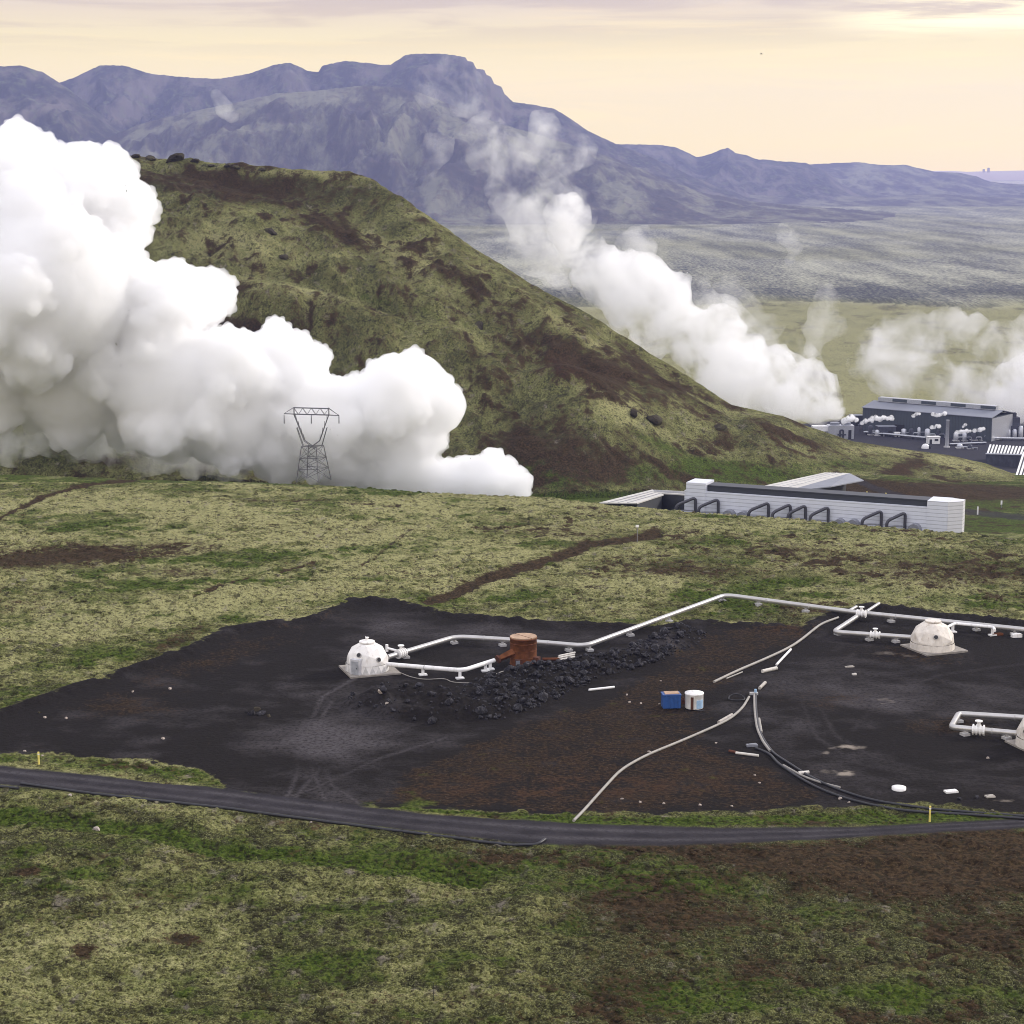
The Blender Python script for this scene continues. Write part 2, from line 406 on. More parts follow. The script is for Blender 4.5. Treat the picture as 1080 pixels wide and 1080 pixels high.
soil = np.where(farp > 0.2, -0.08 + 0.5 * smooth(-0.02, 0.5, fbm(XX / 60, YY / 110, 4, 133) - 0.7 * FS), soil)
LV = fbm(XX / 420, YY / 1300, 5, 134, 0.6)
lavam = lava * (0.55 + 0.45 * smooth(-0.3, 0.25, LV + 0.5 * smooth(2700, 3100, YY) * (1 - smooth(3200, 4200, YY)))) * (1 - 0.7 * far_track)
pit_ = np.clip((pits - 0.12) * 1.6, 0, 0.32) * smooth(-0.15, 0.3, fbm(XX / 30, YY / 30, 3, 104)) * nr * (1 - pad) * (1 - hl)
soil = soil + pit_  # bare peat in the pits, also darkening the crevices as shade would
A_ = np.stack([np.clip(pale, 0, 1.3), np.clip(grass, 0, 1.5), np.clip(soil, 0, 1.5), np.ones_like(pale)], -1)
B_ = np.stack([np.clip(np.maximum(gravel, 0), 0, 1), np.clip(rust, 0, 1), np.clip(lavam, 0, 1), np.ones_like(pale)], -1)
C_ = np.stack([np.clip(road, 0, 1), np.clip(np.maximum(yard, 0.0), 0, 1), np.clip(light_spot, 0, 1), np.clip(worn, 0, 1)], -1)
B_[..., 0] = np.maximum(B_[..., 0], heapm * 0.6)
A_[..., 0] = np.where(lava > 0.3, np.clip(0.5 + 1.0 * fbm(XX / 110, YY / 800, 5, 135, 0.66) - 0.5 * np.exp(-((YY - 2850) / 160) ** 2), 0, 1), A_[..., 0])
HP = heapm

# ------------------------------------------------------------------ materials
def lin(r, g, b):
    f = lambda c: (c / 255 / 12.92) if c / 255 <= 0.04045 else ((c / 255 + 0.055) / 1.055) ** 2.4
    return (f(r), f(g), f(b), 1.0)


def new_mat(name):
    m = bpy.data.materials.new(name)
    m.use_nodes = True
    nt = m.node_tree
    nt.nodes.clear()
    out = nt.nodes.new("ShaderNodeOutputMaterial")
    return m, nt, out


class G:
    """small helper to write node trees as expressions"""
    def __init__(self, nt):
        self.nt = nt

    def n(self, t, **kw):
        x = self.nt.nodes.new(t)
        for k, v in kw.items():
            setattr(x, k, v)
        return x

    def put(self, sock, v):
        if isinstance(v, bpy.types.NodeSocket):
            self.nt.links.new(v, sock)
        elif v is not None:
            if isinstance(v, (tuple, list)) and len(v) == 3 and sock.type == 'RGBA':
                v = (*v, 1)
            sock.default_value = v

    def math(self, op, a, b=None, c=None, clamp=False):
        x = self.n("ShaderNodeMath", operation=op, use_clamp=clamp)
        self.put(x.inputs[0], a); self.put(x.inputs[1], b) if b is not None else None
        if c is not None:
            self.put(x.inputs[2], c)
        return x.outputs[0]

    def mix(self, f, a, b, mode='MIX'):
        x = self.n("ShaderNodeMix", data_type='RGBA', blend_type=mode)
        self.put(x.inputs[0], f); self.put(x.inputs[6], a); self.put(x.inputs[7], b)
        return x.outputs[2]

    def ss(self, e0, e1, v):
        x = self.n("ShaderNodeMapRange", interpolation_type='SMOOTHSTEP')
        self.put(x.inputs[0], v); x.inputs[1].default_value = e0; x.inputs[2].default_value = e1
        x.inputs[3].default_value = 0; x.inputs[4].default_value = 1
        if e0 > e1:
            x.inputs[1].default_value = e1; x.inputs[2].default_value = e0
            x.inputs[3].default_value = 1; x.inputs[4].default_value = 0
        return x.outputs[0]

    def noise(self, vec, scale, detail=5, rough=0.55, lac=2.0, dist=0.0):
        x = self.n("ShaderNodeTexNoise")
        self.put(x.inputs['Vector'], vec)
        x.inputs['Scale'].default_value = scale; x.inputs['Detail'].default_value = detail
        x.inputs['Roughness'].default_value = rough; x.inputs['Lacunarity'].default_value = lac; x.inputs['Distortion'].default_value = dist
        return x.outputs[0]

    def vor(self, vec, scale, feature='F1', rand=1.0):
        x = self.n("ShaderNodeTexVoronoi", feature=feature)
        self.put(x.inputs['Vector'], vec); x.inputs['Scale'].default_value = scale; x.inputs['Randomness'].default_value = rand
        return x

    def scale(self, vec, s):
        x = self.n("ShaderNodeMapping"); self.put(x.inputs[0], vec); x.inputs['Scale'].default_value = s
        return x.outputs[0]

    def sep(self, c):
        x = self.n("ShaderNodeSeparateColor"); self.put(x.inputs[0], c)
        return x.outputs

    def bsdf(self, out, color, rough=0.9, metal=0.0, spec=0.3, bump=None, bs=0.4, bd=0.1):
        x = self.n("ShaderNodeBsdfPrincipled")
        self.put(x.inputs['Base Color'], color); self.put(x.inputs['Roughness'], rough); self.put(x.inputs['Metallic'], metal)
        x.inputs['Specular IOR Level'].default_value = spec
        if bump is not None:
            b = self.n("ShaderNodeBump"); b.inputs['Strength'].default_value = bs; b.inputs['Distance'].default_value = bd
            self.put(b.inputs['Height'], bump); self.nt.links.new(b.outputs[0], x.inputs['Normal'])
        self.nt.links.new(x.outputs[0], out.inputs[0])
        return x


def terrain_mat():
    m, nt, out = new_mat("terrain")
    g = G(nt)
    pos = g.n("ShaderNodeNewGeometry").outputs['Position']
    A = g.sep(g.n("ShaderNodeAttribute", attribute_name="cover_a").outputs['Color'])
    Bc = g.sep(g.n("ShaderNodeAttribute", attribute_name="cover_b").outputs['Color'])
    worn = g.n("ShaderNodeAttribute", attribute_name="cover_c").outputs['Alpha']
    Cc = g.sep(g.n("ShaderNodeAttribute", attribute_name="cover_c").outputs['Color'])
    fine = g.noise(pos, 1.6, 6, 0.62)
    med = g.noise(pos, 0.28, 6, 0.6)
    big = g.noise(pos, 0.05, 4, 0.55)
    vfine = g.noise(pos, 5.0, 4, 0.6)
    # dry moss: pale cushions with olive hollows between them
    mossk = g.math('ADD', g.math('MULTIPLY', fine, 1.0), g.math('MULTIPLY', med, 0.7))
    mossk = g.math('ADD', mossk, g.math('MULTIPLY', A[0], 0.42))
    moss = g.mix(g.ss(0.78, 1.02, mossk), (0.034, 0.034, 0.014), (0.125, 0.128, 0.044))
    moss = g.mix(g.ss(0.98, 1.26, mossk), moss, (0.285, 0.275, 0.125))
    moss = g.mix(g.math('MULTIPLY', g.ss(0.52, 0.62, vfine), 0.42), moss, (0.27, 0.28, 0.14))
    moss = g.mix(g.math('MULTIPLY', g.ss(0.50, 0.38, vfine), 0.6), moss, (0.035, 0.036, 0.015))
    moss = g.mix(g.math('MULTIPLY', g.ss(0.56, 0.68, g.noise(g.scale(pos, (1, 0.6, 1)), 0.35, 6, 0.7)), 0.7), moss, (0.19, 0.165, 0.135))
    # green grass
    gr = g.mix(g.ss(0.3, 0.7, fine), (0.016, 0.030, 0.005), (0.085, 0.115, 0.020))
    gk = g.math('ADD', A[1], g.math('MULTIPLY', g.math('SUBTRACT', med, 0.5), 1.6))
    col = g.mix(g.ss(0.22, 0.85, gk), moss, gr)
    # bare ground: brown peat and scree
    so = g.mix(g.ss(0.3, 0.75, fine), (0.012, 0.0082, 0.004), (0.070, 0.046, 0.024))
    so = g.mix(g.ss(0.62, 0.72, vfine), so, (0.15, 0.12, 0.085))
    rus = g.mix(fine, (0.024, 0.013, 0.008), (0.085, 0.046, 0.026))
    so = g.mix(g.math('MULTIPLY', Bc[1], g.ss(0.35, 0.6, med)), so, rus)
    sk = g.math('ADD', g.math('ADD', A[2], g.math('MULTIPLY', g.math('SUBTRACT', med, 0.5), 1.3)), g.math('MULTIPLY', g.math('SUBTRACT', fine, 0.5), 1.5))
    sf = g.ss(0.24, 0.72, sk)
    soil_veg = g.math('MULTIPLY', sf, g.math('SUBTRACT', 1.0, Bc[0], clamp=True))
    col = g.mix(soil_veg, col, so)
    # hollows between the hummocks: dark peat and crevice shade put into the colour
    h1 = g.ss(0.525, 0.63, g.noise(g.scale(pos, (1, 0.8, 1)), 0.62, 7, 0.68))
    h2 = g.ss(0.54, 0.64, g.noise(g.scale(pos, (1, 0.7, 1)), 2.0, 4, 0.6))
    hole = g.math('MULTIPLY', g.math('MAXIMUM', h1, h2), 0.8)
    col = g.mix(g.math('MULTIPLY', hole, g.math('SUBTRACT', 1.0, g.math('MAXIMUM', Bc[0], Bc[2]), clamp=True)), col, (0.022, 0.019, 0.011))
    # gravel pad
    gv = g.mix(fine, (0.0058, 0.0051, 0.0047), (0.0215, 0.0188, 0.0175))
    gv = g.mix(g.math('MULTIPLY', worn, g.ss(0.25, 0.6, fine)), gv, (0.068, 0.062, 0.066))
    red = g.mix(g.ss(0.3, 0.7, fine), (0.007, 0.0048, 0.003), (0.042, 0.028, 0.017))
    red = g.mix(g.ss(0.65, 0.71, vfine), red, (0.22, 0.19, 0.17))
    red = g.mix(g.math('MULTIPLY', Bc[1], g.ss(0.35, 0.65, med)), red, rus)
    gv = g.mix(g.math('MULTIPLY', sf, 1.0), gv, red)
    gv = g.mix(g.math('MULTIPLY', g.ss(0.30, 0.75, gk), 0.75), gv, gr)
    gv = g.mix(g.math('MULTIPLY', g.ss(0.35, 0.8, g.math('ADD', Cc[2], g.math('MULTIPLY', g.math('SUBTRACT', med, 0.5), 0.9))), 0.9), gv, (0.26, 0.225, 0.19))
    col = g.mix(g.ss(0.3, 0.7, g.math('ADD', Bc[0], g.math('MULTIPLY', g.math('SUBTRACT', fine, 0.5), 1.5))), col, gv)
    # road: packed gravel
    rd = g.mix(g.ss(0.35, 0.65, med), (0.022, 0.0205, 0.0235), (0.038, 0.035, 0.039))
    rd = g.mix(g.math('MULTIPLY', worn, g.ss(0.2, 0.6, fine)), rd, (0.088, 0.082, 0.088))
    rd = g.mix(g.math('MULTIPLY', vfine, 0.5), rd, (0.03, 0.028, 0.033))
    col = g.mix(Cc[0], col, rd)
    # lava plain: grey moss over black rock
    lk = g.math('ADD', g.math('MULTIPLY', g.noise(g.scale(pos, (4.5, 0.6, 0.5)), 0.045, 9, 0.74), 1.0), g.math('MULTIPLY', A[0], 0.26))
    lv = g.mix(g.ss(0.42, 0.88, lk), (0.030, 0.033, 0.036), (0.40, 0.40, 0.30))
    col = g.mix(g.math('MULTIPLY', Bc[2], 0.94), col, lv)
    yd = g.mix(fine, (0.020, 0.020, 0.025), (0.048, 0.047, 0.056))
    col = g.mix(Cc[1], col, yd)
    hgt = g.math('ADD', g.math('MULTIPLY', fine, 0.7), g.math('MULTIPLY', vfine, 0.3))
    col = g.mix(1.0, col, (1.0, 0.99, 0.97), 'MULTIPLY')
    g.bsdf(out, col, 0.95, 0, 0.04, hgt, 0.7, 0.5)
    return m


def mountain_mat(name, c0, c1, c2, sc=1.0):
    m, nt, out = new_mat(name)
    g = G(nt)
    pos = g.n("ShaderNodeNewGeometry").outputs['Position']
    n1 = g.noise(g.scale(pos, (1, 0.35, 0.5)), 0.006 * sc, 9, 0.7)
    n2 = g.noise(pos, 0.022 * sc, 6, 0.65)
    col = g.mix(g.ss(0.43, 0.60, n1), c0, c1)
    nz = g.sep(g.n("ShaderNodeNewGeometry").outputs['Normal'])
    col = g.mix(g.math('MULTIPLY', g.ss(0.5, 0.68, n2), 0.7), col, c2)
    g.bsdf(out, col, 0.95, 0, 0.1, n2, 0.5, 14)
    return m


def flat_mat(name, col, rough=0.6, metal=0.0, var=0.15, scale=1.5, bump=0.0, spec=0.4, stain=None):
    m, nt, out = new_mat(name)
    g = G(nt)
    tc = g.n("ShaderNodeTexCoord").outputs['Object']
    n = g.noise(tc, scale, 5, 0.6)
    c = tuple(col[:3])
    a = tuple(x * (1 - var) for x in c); b = tuple(min(1, x * (1 + var)) for x in c)
    cc = g.mix(g.ss(0.3, 0.7, n), a, b)
    if stain:
        s = g.ss(0.52, 0.70, g.noise(g.scale(tc, (1.6, 1.6, 0.35)), scale * 1.1, 6, 0.65))
        cc = g.mix(g.math('MULTIPLY', s, 0.75), cc, tuple(stain[:3]))
    g.bsdf(out, cc, rough, metal, spec, n if bump else None, bump, 0.05)
    return m


def clad_mat(name, col, pitch=0.7, axis=2):
    """boarded cladding with narrow joints"""
    m, nt, out = new_mat(name)
    g = G(nt)
    tc = g.n("ShaderNodeTexCoord").outputs['Object']
    x = g.n("ShaderNodeSeparateXYZ"); g.put(x.inputs[0], tc)
    fr = g.math('FRACT', g.math('MULTIPLY', x.outputs[axis], 1 / pitch))
    joint = g.math('SUBTRACT', 1.0, g.ss(0.10, 0.22, fr))
    n = g.noise(g.scale(tc, (1, 1, 0.3)), 0.6, 4, 0.6)
    c = tuple(col[:3])
    cc = g.mix(n, tuple(k * 0.85 for k in c), c)
    cc = g.mix(g.math('MULTIPLY', joint, 0.45), cc, tuple(k * 0.35 for k in c))
    g.bsdf(out, cc, 0.5, 0, 0.4, g.math('SUBTRACT', 1.0, joint), 0.6, 0.05)
    return m


MT = {}
MT['terrain'] = terrain_mat()
MT['white'] = flat_mat("white_paint", (0.78, 0.77, 0.75), 0.45, 0, 0.06, 0.9, 0, 0.4, (0.55, 0.53, 0.5))
MT['shell'] = flat_mat("dome_shell", (0.74, 0.72, 0.69), 0.5, 0, 0.08, 0.8, 0, 0.4, (0.50, 0.46, 0.42))
MT['shell_old'] = flat_mat("weathered_dome_shell", (0.66, 0.61, 0.54), 0.55, 0, 0.12, 0.8, 0, 0.4, (0.40, 0.33, 0.26))
MT['seam'] = flat_mat("panel_seam", (0.42, 0.40, 0.38), 0.6)
MT['seam2'] = flat_mat("band_panel", (0.56, 0.55, 0.53), 0.6)
MT['dark'] = flat_mat("dark_opening", (0.012, 0.012, 0.014), 0.5)
MT['pipe'] = flat_mat("pipe_cladding", (0.47, 0.46, 0.445), 0.36, 0.6, 0.08, 0.5, 0, 0.5, (0.42, 0.40, 0.38))
MT['support'] = flat_mat("support_concrete", (0.42, 0.41, 0.40), 0.85, 0, 0.15)
MT['concrete'] = flat_mat("concrete_slab", (0.26, 0.235, 0.205), 0.9, 0, 0.18, 1.0, 0.2)
MT['grey_door'] = flat_mat("grey_door", (0.30, 0.31, 0.33), 0.5)
MT['grey_door_frame'] = flat_mat("grey_door_frame", (0.5, 0.5, 0.52), 0.5)
MT['rust'] = flat_mat("rusty_steel", (0.125, 0.044, 0.016), 0.85, 0, 0.3, 0.9, 0.3, 0.2, (0.12, 0.035, 0.014))
MT['rust_dark'] = flat_mat("dark_rusty_steel", (0.085, 0.030, 0.016), 0.9, 0, 0.3)
MT['lid'] = flat_mat("pale_rusty_lid", (0.36, 0.24, 0.16), 0.85, 0, 0.25, 0.8)
MT['blue'] = flat_mat("blue_plastic", (0.018, 0.07, 0.24), 0.45, 0, 0.15)
MT['pale_blue'] = flat_mat("pale_blue_plastic", (0.30, 0.45, 0.62), 0.5)
MT['white_plastic'] = flat_mat("white_plastic", (0.80, 0.79, 0.77), 0.5, 0, 0.08, 1.0, 0, 0.4, (0.55, 0.5, 0.45))
MT['hose'] = flat_mat("pale_hose", (0.28, 0.26, 0.23), 0.6, 0, 0.15)
MT['black_hose'] = flat_mat("black_hose", (0.018, 0.018, 0.021), 0.45)
MT['old_pipe'] = flat_mat("weathered_pipe", (0.36, 0.33, 0.29), 0.7, 0, 0.2)
MT['pale_wood'] = flat_mat("pale_board", (0.55, 0.52, 0.47), 0.7)
MT['yellow'] = flat_mat("yellow_paint", (0.72, 0.60, 0.16), 0.5)
MT['rock'] = flat_mat("lava_rock", (0.022, 0.021, 0.024), 0.9, 0, 0.7, 1.6, 0.6, 0.15, (0.10, 0.095, 0.10))
MT['rock_pale'] = flat_mat("pale_rock", (0.34, 0.29, 0.25), 0.9, 0, 0.3, 1.2, 0.5)
MT['rock_brown'] = flat_mat("mossy_rock", (0.048, 0.040, 0.028), 0.95, 0, 0.45, 0.25, 0.5, 0.1, (0.09, 0.09, 0.04))
MT['steel'] = flat_mat("galvanised_steel", (0.10, 0.10, 0.11), 0.5, 0.3, 0.1)
MT['glassins'] = flat_mat("insulator_glaze", (0.06, 0.06, 0.07), 0.3)
MT['clad'] = clad_mat("white_cladding_shaded", (0.66, 0.68, 0.74), 1.0)  # bluish tone holds the skylit shade of the front wall
MT['clad_sunlit'] = clad_mat("white_cladding_sunlit", (0.70, 0.70, 0.72), 1.0)  # same cladding, lighter warmer tone standing in for sunlight on the end
MT['darkroof'] = clad_mat("dark_roof", (0.030, 0.034, 0.042), 1.6)
MT['loop'] = flat_mat("dark_grey_pipe", (0.055, 0.055, 0.066), 0.45, 0.2)
MT['duct'] = flat_mat("grey_duct", (0.19, 0.195, 0.22), 0.5)
MT['paleroof'] = flat_mat("pale_roof", (0.50, 0.48, 0.44), 0.6, 0, 0.12, 0.15)
MT['shedwall'] = flat_mat("dark_shed_wall", (0.030, 0.032, 0.036), 0.7)
MT['hallwall'] = clad_mat("slate_cladding", (0.052, 0.064, 0.074), 2.2, 0)
MT['hallroof'] = flat_mat("grey_hall_roof", (0.185, 0.195, 0.225), 0.6, 0, 0.1, 0.05)
MT['industrial'] = flat_mat("dark_industrial_steel", (0.050, 0.053, 0.070), 0.6, 0.2, 0.3, 0.3)
MT['silver'] = flat_mat("silver_cladding", (0.50, 0.51, 0.54), 0.35, 0.5, 0.1)


# ------------------------------------------------------------------ object helpers
def tag(o, label=None, cat=None, group=None, kind=None):
    if label: o["label"] = label
    if cat: o["category"] = cat
    if group: o["group"] = group
    if kind: o["kind"] = kind
    return o


def link(name, me, parent=None):
    o = bpy.data.objects.new(name, me)
    COL.objects.link(o)
    if parent is not None:
        o.parent = parent
    return o


def empty(name, loc, label, cat, group=None, rz=0.0):
    o = bpy.data.objects.new(name, None)
    o.empty_display_size = 0.3
    COL.objects.link(o)
    o.location = loc; o.rotation_euler = (0, 0, rz)
    return tag(o, label, cat, group)


def copy_tree(o, parent=None):
    c = o.copy(); COL.objects.link(c)
    if parent is not None: c.parent = parent
    for ch in list(o.children):
        copy_tree(ch, c)
    return c


class MB:
    """collects geometry of one mesh object"""
    def __init__(self, origin=(0, 0, 0)):
        self.v = []; self.f = []; self.mi = []; self.o = Vector(origin); self.cur = 0; self.sm = []

    def add(self, vs, fs, smooth=False):
        b = len(self.v)
        self.v += [Vector(p) - self.o for p in vs]
        for f in fs:
            self.f.append([b + i for i in f]); self.mi.append(self.cur); self.sm.append(smooth)

    def box(self, c, d, rot=None):
        vs = [Vector((sx * d[0] / 2, sy * d[1] / 2, sz * d[2] / 2)) for sx in (-1, 1) for sy in (-1, 1) for sz in (-1, 1)]
        if rot is not None:
            R = rot if isinstance(rot, Matrix) else Matrix.Rotation(rot, 3, 'Z')
            vs = [R @ p for p in vs]
        vs = [p + Vector(c) for p in vs]
        self.add(vs, [(0, 1, 3, 2), (4, 6, 7, 5), (0, 4, 5, 1), (2, 3, 7, 6), (0, 2, 6, 4), (1, 5, 7, 3)])

    def prism(self, pts, z0, z1):
        """footprint polygon (counterclockwise) from z0 to z1"""
        n = len(pts)
        vs = [(p[0], p[1], z0) for p in pts] + [(p[0], p[1], z1) for p in pts]
        fs = [tuple(range(n - 1, -1, -1)), tuple(range(n, 2 * n))] + [(i, (i + 1) % n, n + (i + 1) % n, n + i) for i in range(n)]
        self.add(vs, fs)

    def slab(self, quad, t):
        """a thin plate with the given top corners"""
        a = [Vector(p) for p in quad]; b = [p - Vector((0, 0, t)) for p in a]
        n = len(a)
        self.add(a + b, [tuple(range(n)), tuple(range(2 * n - 1, n - 1, -1))] + [(i, n + i, n + (i + 1) % n, (i + 1) % n) for i in range(n)])

    def tube(self, pts, r, n=10, caps=True, smooth=True):
        P = [Vector(p) for p in pts]
        R = r if isinstance(r, (list, tuple)) else [r] * len(P)
        rings = []
        up = None
        for i, p in enumerate(P):
            d = (P[min(i + 1, len(P) - 1)] - P[max(i - 1, 0)])
            if d.length < 1e-9: d = Vector((0, 0, 1))
            d.normalize()
            if up is None:
                up = Vector((0, 0, 1)) if abs(d.z) < 0.9 else Vector((1, 0, 0))
            s = d.cross(up); s = s.normalized() if s.length > 1e-6 else Vector((1, 0, 0))
            up = s.cross(d).normalized()
            rings.append([p + (s * math.cos(2 * math.pi * k / n) + up * math.sin(2 * math.pi * k / n)) * R[i] for k in range(n)])
        vs = [q for ring in rings for q in ring]
        fs = [(i * n + k, i * n + (k + 1) % n, (i + 1) * n + (k + 1) % n, (i + 1) * n + k) for i in range(len(P) - 1) for k in range(n)]
        self.add(vs, fs, smooth)
        if caps:
            self.add(rings[0], [tuple(range(n - 1, -1, -1))]); self.add(rings[-1], [tuple(range(n))])

    def lathe(self, c, prof, n=24, smooth=True):
        """profile of (radius, z) turned about the vertical through c"""
        vs = []; fs = []
        for (r, z) in prof:
            vs += [(c[0] + r * math.cos(2 * math.pi * k / n), c[1] + r * math.sin(2 * math.pi * k / n), c[2] + z) for k in range(n)]
        for i in range(len(prof) - 1):
            fs += [(i * n + k, i * n + (k + 1) % n, (i + 1) * n + (k + 1) % n, (i + 1) * n + k) for k in range(n)]
        self.add(vs, fs, smooth)
        self.add(vs[:n], [tuple(range(n - 1, -1, -1))]); self.add(vs[-n:], [tuple(range(n))])

    def build(self, name, mats, parent=None):
        me = bpy.data.meshes.new(name)
        me.from_pydata([tuple(p) for p in self.v], [], self.f)
        for m in (mats if isinstance(mats, (list, tuple)) else [mats]):
            me.materials.append(m)
        me.polygons.foreach_set("material_index", self.mi)
        me.polygons.foreach_set("use_smooth", self.sm)
        bm = bmesh.new(); bm.from_mesh(me); bmesh.ops.recalc_face_normals(bm, faces=bm.faces); bm.to_mesh(me); bm.free()
        me.update()
        o = link(name, me, parent)
        if parent is None: o.location = self.o
        return o


def round_path(pts, r, seg=5):
    """polyline with its corners rounded"""
    P = [Vector(p) for p in pts]
    out = [P[0]]
    for i in range(1, len(P) - 1):
        a, b, c = P[i - 1], P[i], P[i + 1]
        d1 = (a - b); d2 = (c - b)
        k = min(r, d1.length * 0.45, d2.length * 0.45)
        p0 = b + d1.normalized() * k; p1 = b + d2.normalized() * k
        for j in range(seg + 1):
            t = j / seg
            out.append(p0 * (1 - t) ** 2 + b * 2 * t * (1 - t) + p1 * t * t)
    out.append(P[-1])
    return out


def grid_mesh(name, V, F, mats, attrs=None, smooth=True):
    me = bpy.data.meshes.new(name)
    nv, nf = len(V), len(F)
    me.vertices.add(nv); me.vertices.foreach_set("co", V.astype(np.float32).ravel())
    me.loops.add(nf * 4); me.loops.foreach_set("vertex_index", F.astype(np.int32).ravel())
    me.polygons.add(nf)
    me.polygons.foreach_set("loop_start", np.arange(0, nf * 4, 4, dtype=np.int32))
    me.polygons.foreach_set("use_smooth", np.full(nf, smooth))
    for m in mats: me.materials.append(m)
    me.update(calc_edges=True)
    for k, a in (attrs or {}).items():
        at = me.attributes.new(k, 'FLOAT_COLOR', 'POINT')
        at.data.foreach_set("color", a.astype(np.float32).ravel())
    return me


# ------------------------------------------------------------------ cut the one sheet into its named pieces
idx = np.arange(NR * NC).reshape(NR, NC)
Q = np.stack([idx[:-1, :-1], idx[:-1, 1:], idx[1:, 1:], idx[1:, :-1]], -1).reshape(-1, 4)
avg = lambda M: (M[:-1, :-1] + M[:-1, 1:] + M[1:, 1:] + M[1:, :-1]).ravel() / 4
kind = np.zeros(len(Q), int)
kind[avg(plain * (YY > 1480)) > 0.5] = 5
kind[avg(lavam) > 0.35] = 4
kind[avg(yard) > 0.5] = 6
kind[avg(path) > 0.5] = 7
kind[avg(onhill) > 0.5] = 3
kind[avg(pad) > 0.5] = 1
kind[avg(HP) > 0.5] = 8
kind[avg(road) > 0.5] = 2
PTS = np.stack([XX, YY, zz], -1).reshape(-1, 3)
C_[..., 0] = np.maximum(C_[..., 0], path * 0.8)
AT = {"cover_a": A_.reshape(-1, 4), "cover_b": B_.reshape(-1, 4), "cover_c": C_.reshape(-1, 4)}
for kd, nm in ((0, "ground"), (1, "gravel_ground"), (2, "road"), (3, "hill"), (4, "lava_plain"), (5, "moss_plain"), (6, "paved_ground"), (7, "path"), (8, "rubble")):
    F = Q[kind == kd]
    if len(F) == 0: continue
    used, inv = np.unique(F, return_inverse=True)
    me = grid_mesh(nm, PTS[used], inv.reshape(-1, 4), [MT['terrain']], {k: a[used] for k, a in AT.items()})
    o = link(nm, me)
    tag(o, kind="structure" if kd != 8 else "stuff")
    if kd == 8: tag(o, "long low heap of broken black lava rock across the gravel pad", "rubble")


# cushions of moss and tufts standing on the near ground: nobody could count them
def cushions(n, y0, y1, r0, r1):
    a = np.linspace(0, 2 * np.pi, 7)[:-1]
    base = np.concatenate([np.stack([np.cos(a), np.sin(a), 0 * a - 0.25], -1), np.stack([0.72 * np.cos(a + 0.4), 0.72 * np.sin(a + 0.4), 0 * a + 0.34], -1), [[0, 0, 0.5]]])
    fq = [(i, (i + 1) % 6, 6 + (i + 1) % 6, 6 + i) for i in range(6)] + [(6 + i, 6 + (i + 1) % 6, 12, 12) for i in range(6)]
    rows = np.where((Y > y0) & (Y < y1))[0]
    cols = np.where(np.abs(S) < 0.335)[0]
    i = RNG.choice(rows, n); j = RNG.choice(cols, n)
    keep = (pad[i, j] < 0.25) & (road[i, j] < 0.05) & (A_[i, j, 2] < 0.75) & (track[i, j] < 0.3) & (np.abs(V0[i, j] - mid[i, j]) > hw[i, j] + 2.5)
    i, j = i[keep], j[keep]; n = len(i)
    r = RNG.uniform(r0, r1, n) * RNG.choice([0.6, 1, 1, 1.5], n)
    P = np.stack([XX[i, j], YY[i, j], zz[i, j]], -1)
    sc = np.stack([r * RNG.uniform(0.8, 1.5, n), r * RNG.uniform(0.8, 1.3, n), r * RNG.uniform(0.5, 1.0, n)], -1)
    V = base[None] * sc[:, None] + RNG.normal(size=(n, 13, 3)) * (r * 0.10)[:, None, None] + P[:, None]
    V[..., 0:2] += (RNG.uniform(-0.12, 0.12, (n, 1, 2)))
    tri = np.array([f[:3] for f in fq[6:]]); quad = np.array(fq[:6])
    off = (np.arange(n) * 13)[:, None, None]
    me = bpy.data.meshes.new("moss")
    nv = n * 13; lq = (quad[None] + off).reshape(-1); lt = (tri[None] + off).reshape(-1)
    me.vertices.add(nv); me.vertices.foreach_set("co", V.astype(np.float32).ravel())
    me.loops.add(len(lq) + len(lt)); me.loops.foreach_set("vertex_index", np.concatenate([lq, lt]).astype(np.int32))
    me.polygons.add(n * 12)
    me.polygons.foreach_set("loop_start", np.concatenate([np.arange(0, n * 24, 4), n * 24 + np.arange(0, n * 18, 3)]).astype(np.int32))
    me.polygons.foreach_set("use_smooth", np.ones(n * 12, bool))
    me.materials.append(MT['terrain']); me.update(calc_edges=True)
    for nm_, src in (("cover_a", A_), ("cover_b", B_), ("cover_c", C_)):
        at = me.attributes.new(nm_, 'FLOAT_COLOR', 'POINT')
        at.data.foreach_set("color", np.repeat(src[i, j], 13, axis=0).astype(np.float32).ravel())
    return me


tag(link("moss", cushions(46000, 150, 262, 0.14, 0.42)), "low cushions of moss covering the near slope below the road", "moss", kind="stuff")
tag(link("moss", cushions(34000, 262, 500, 0.22, 0.6)), "low cushions of moss covering the field behind the gravel pad", "moss", kind="stuff")

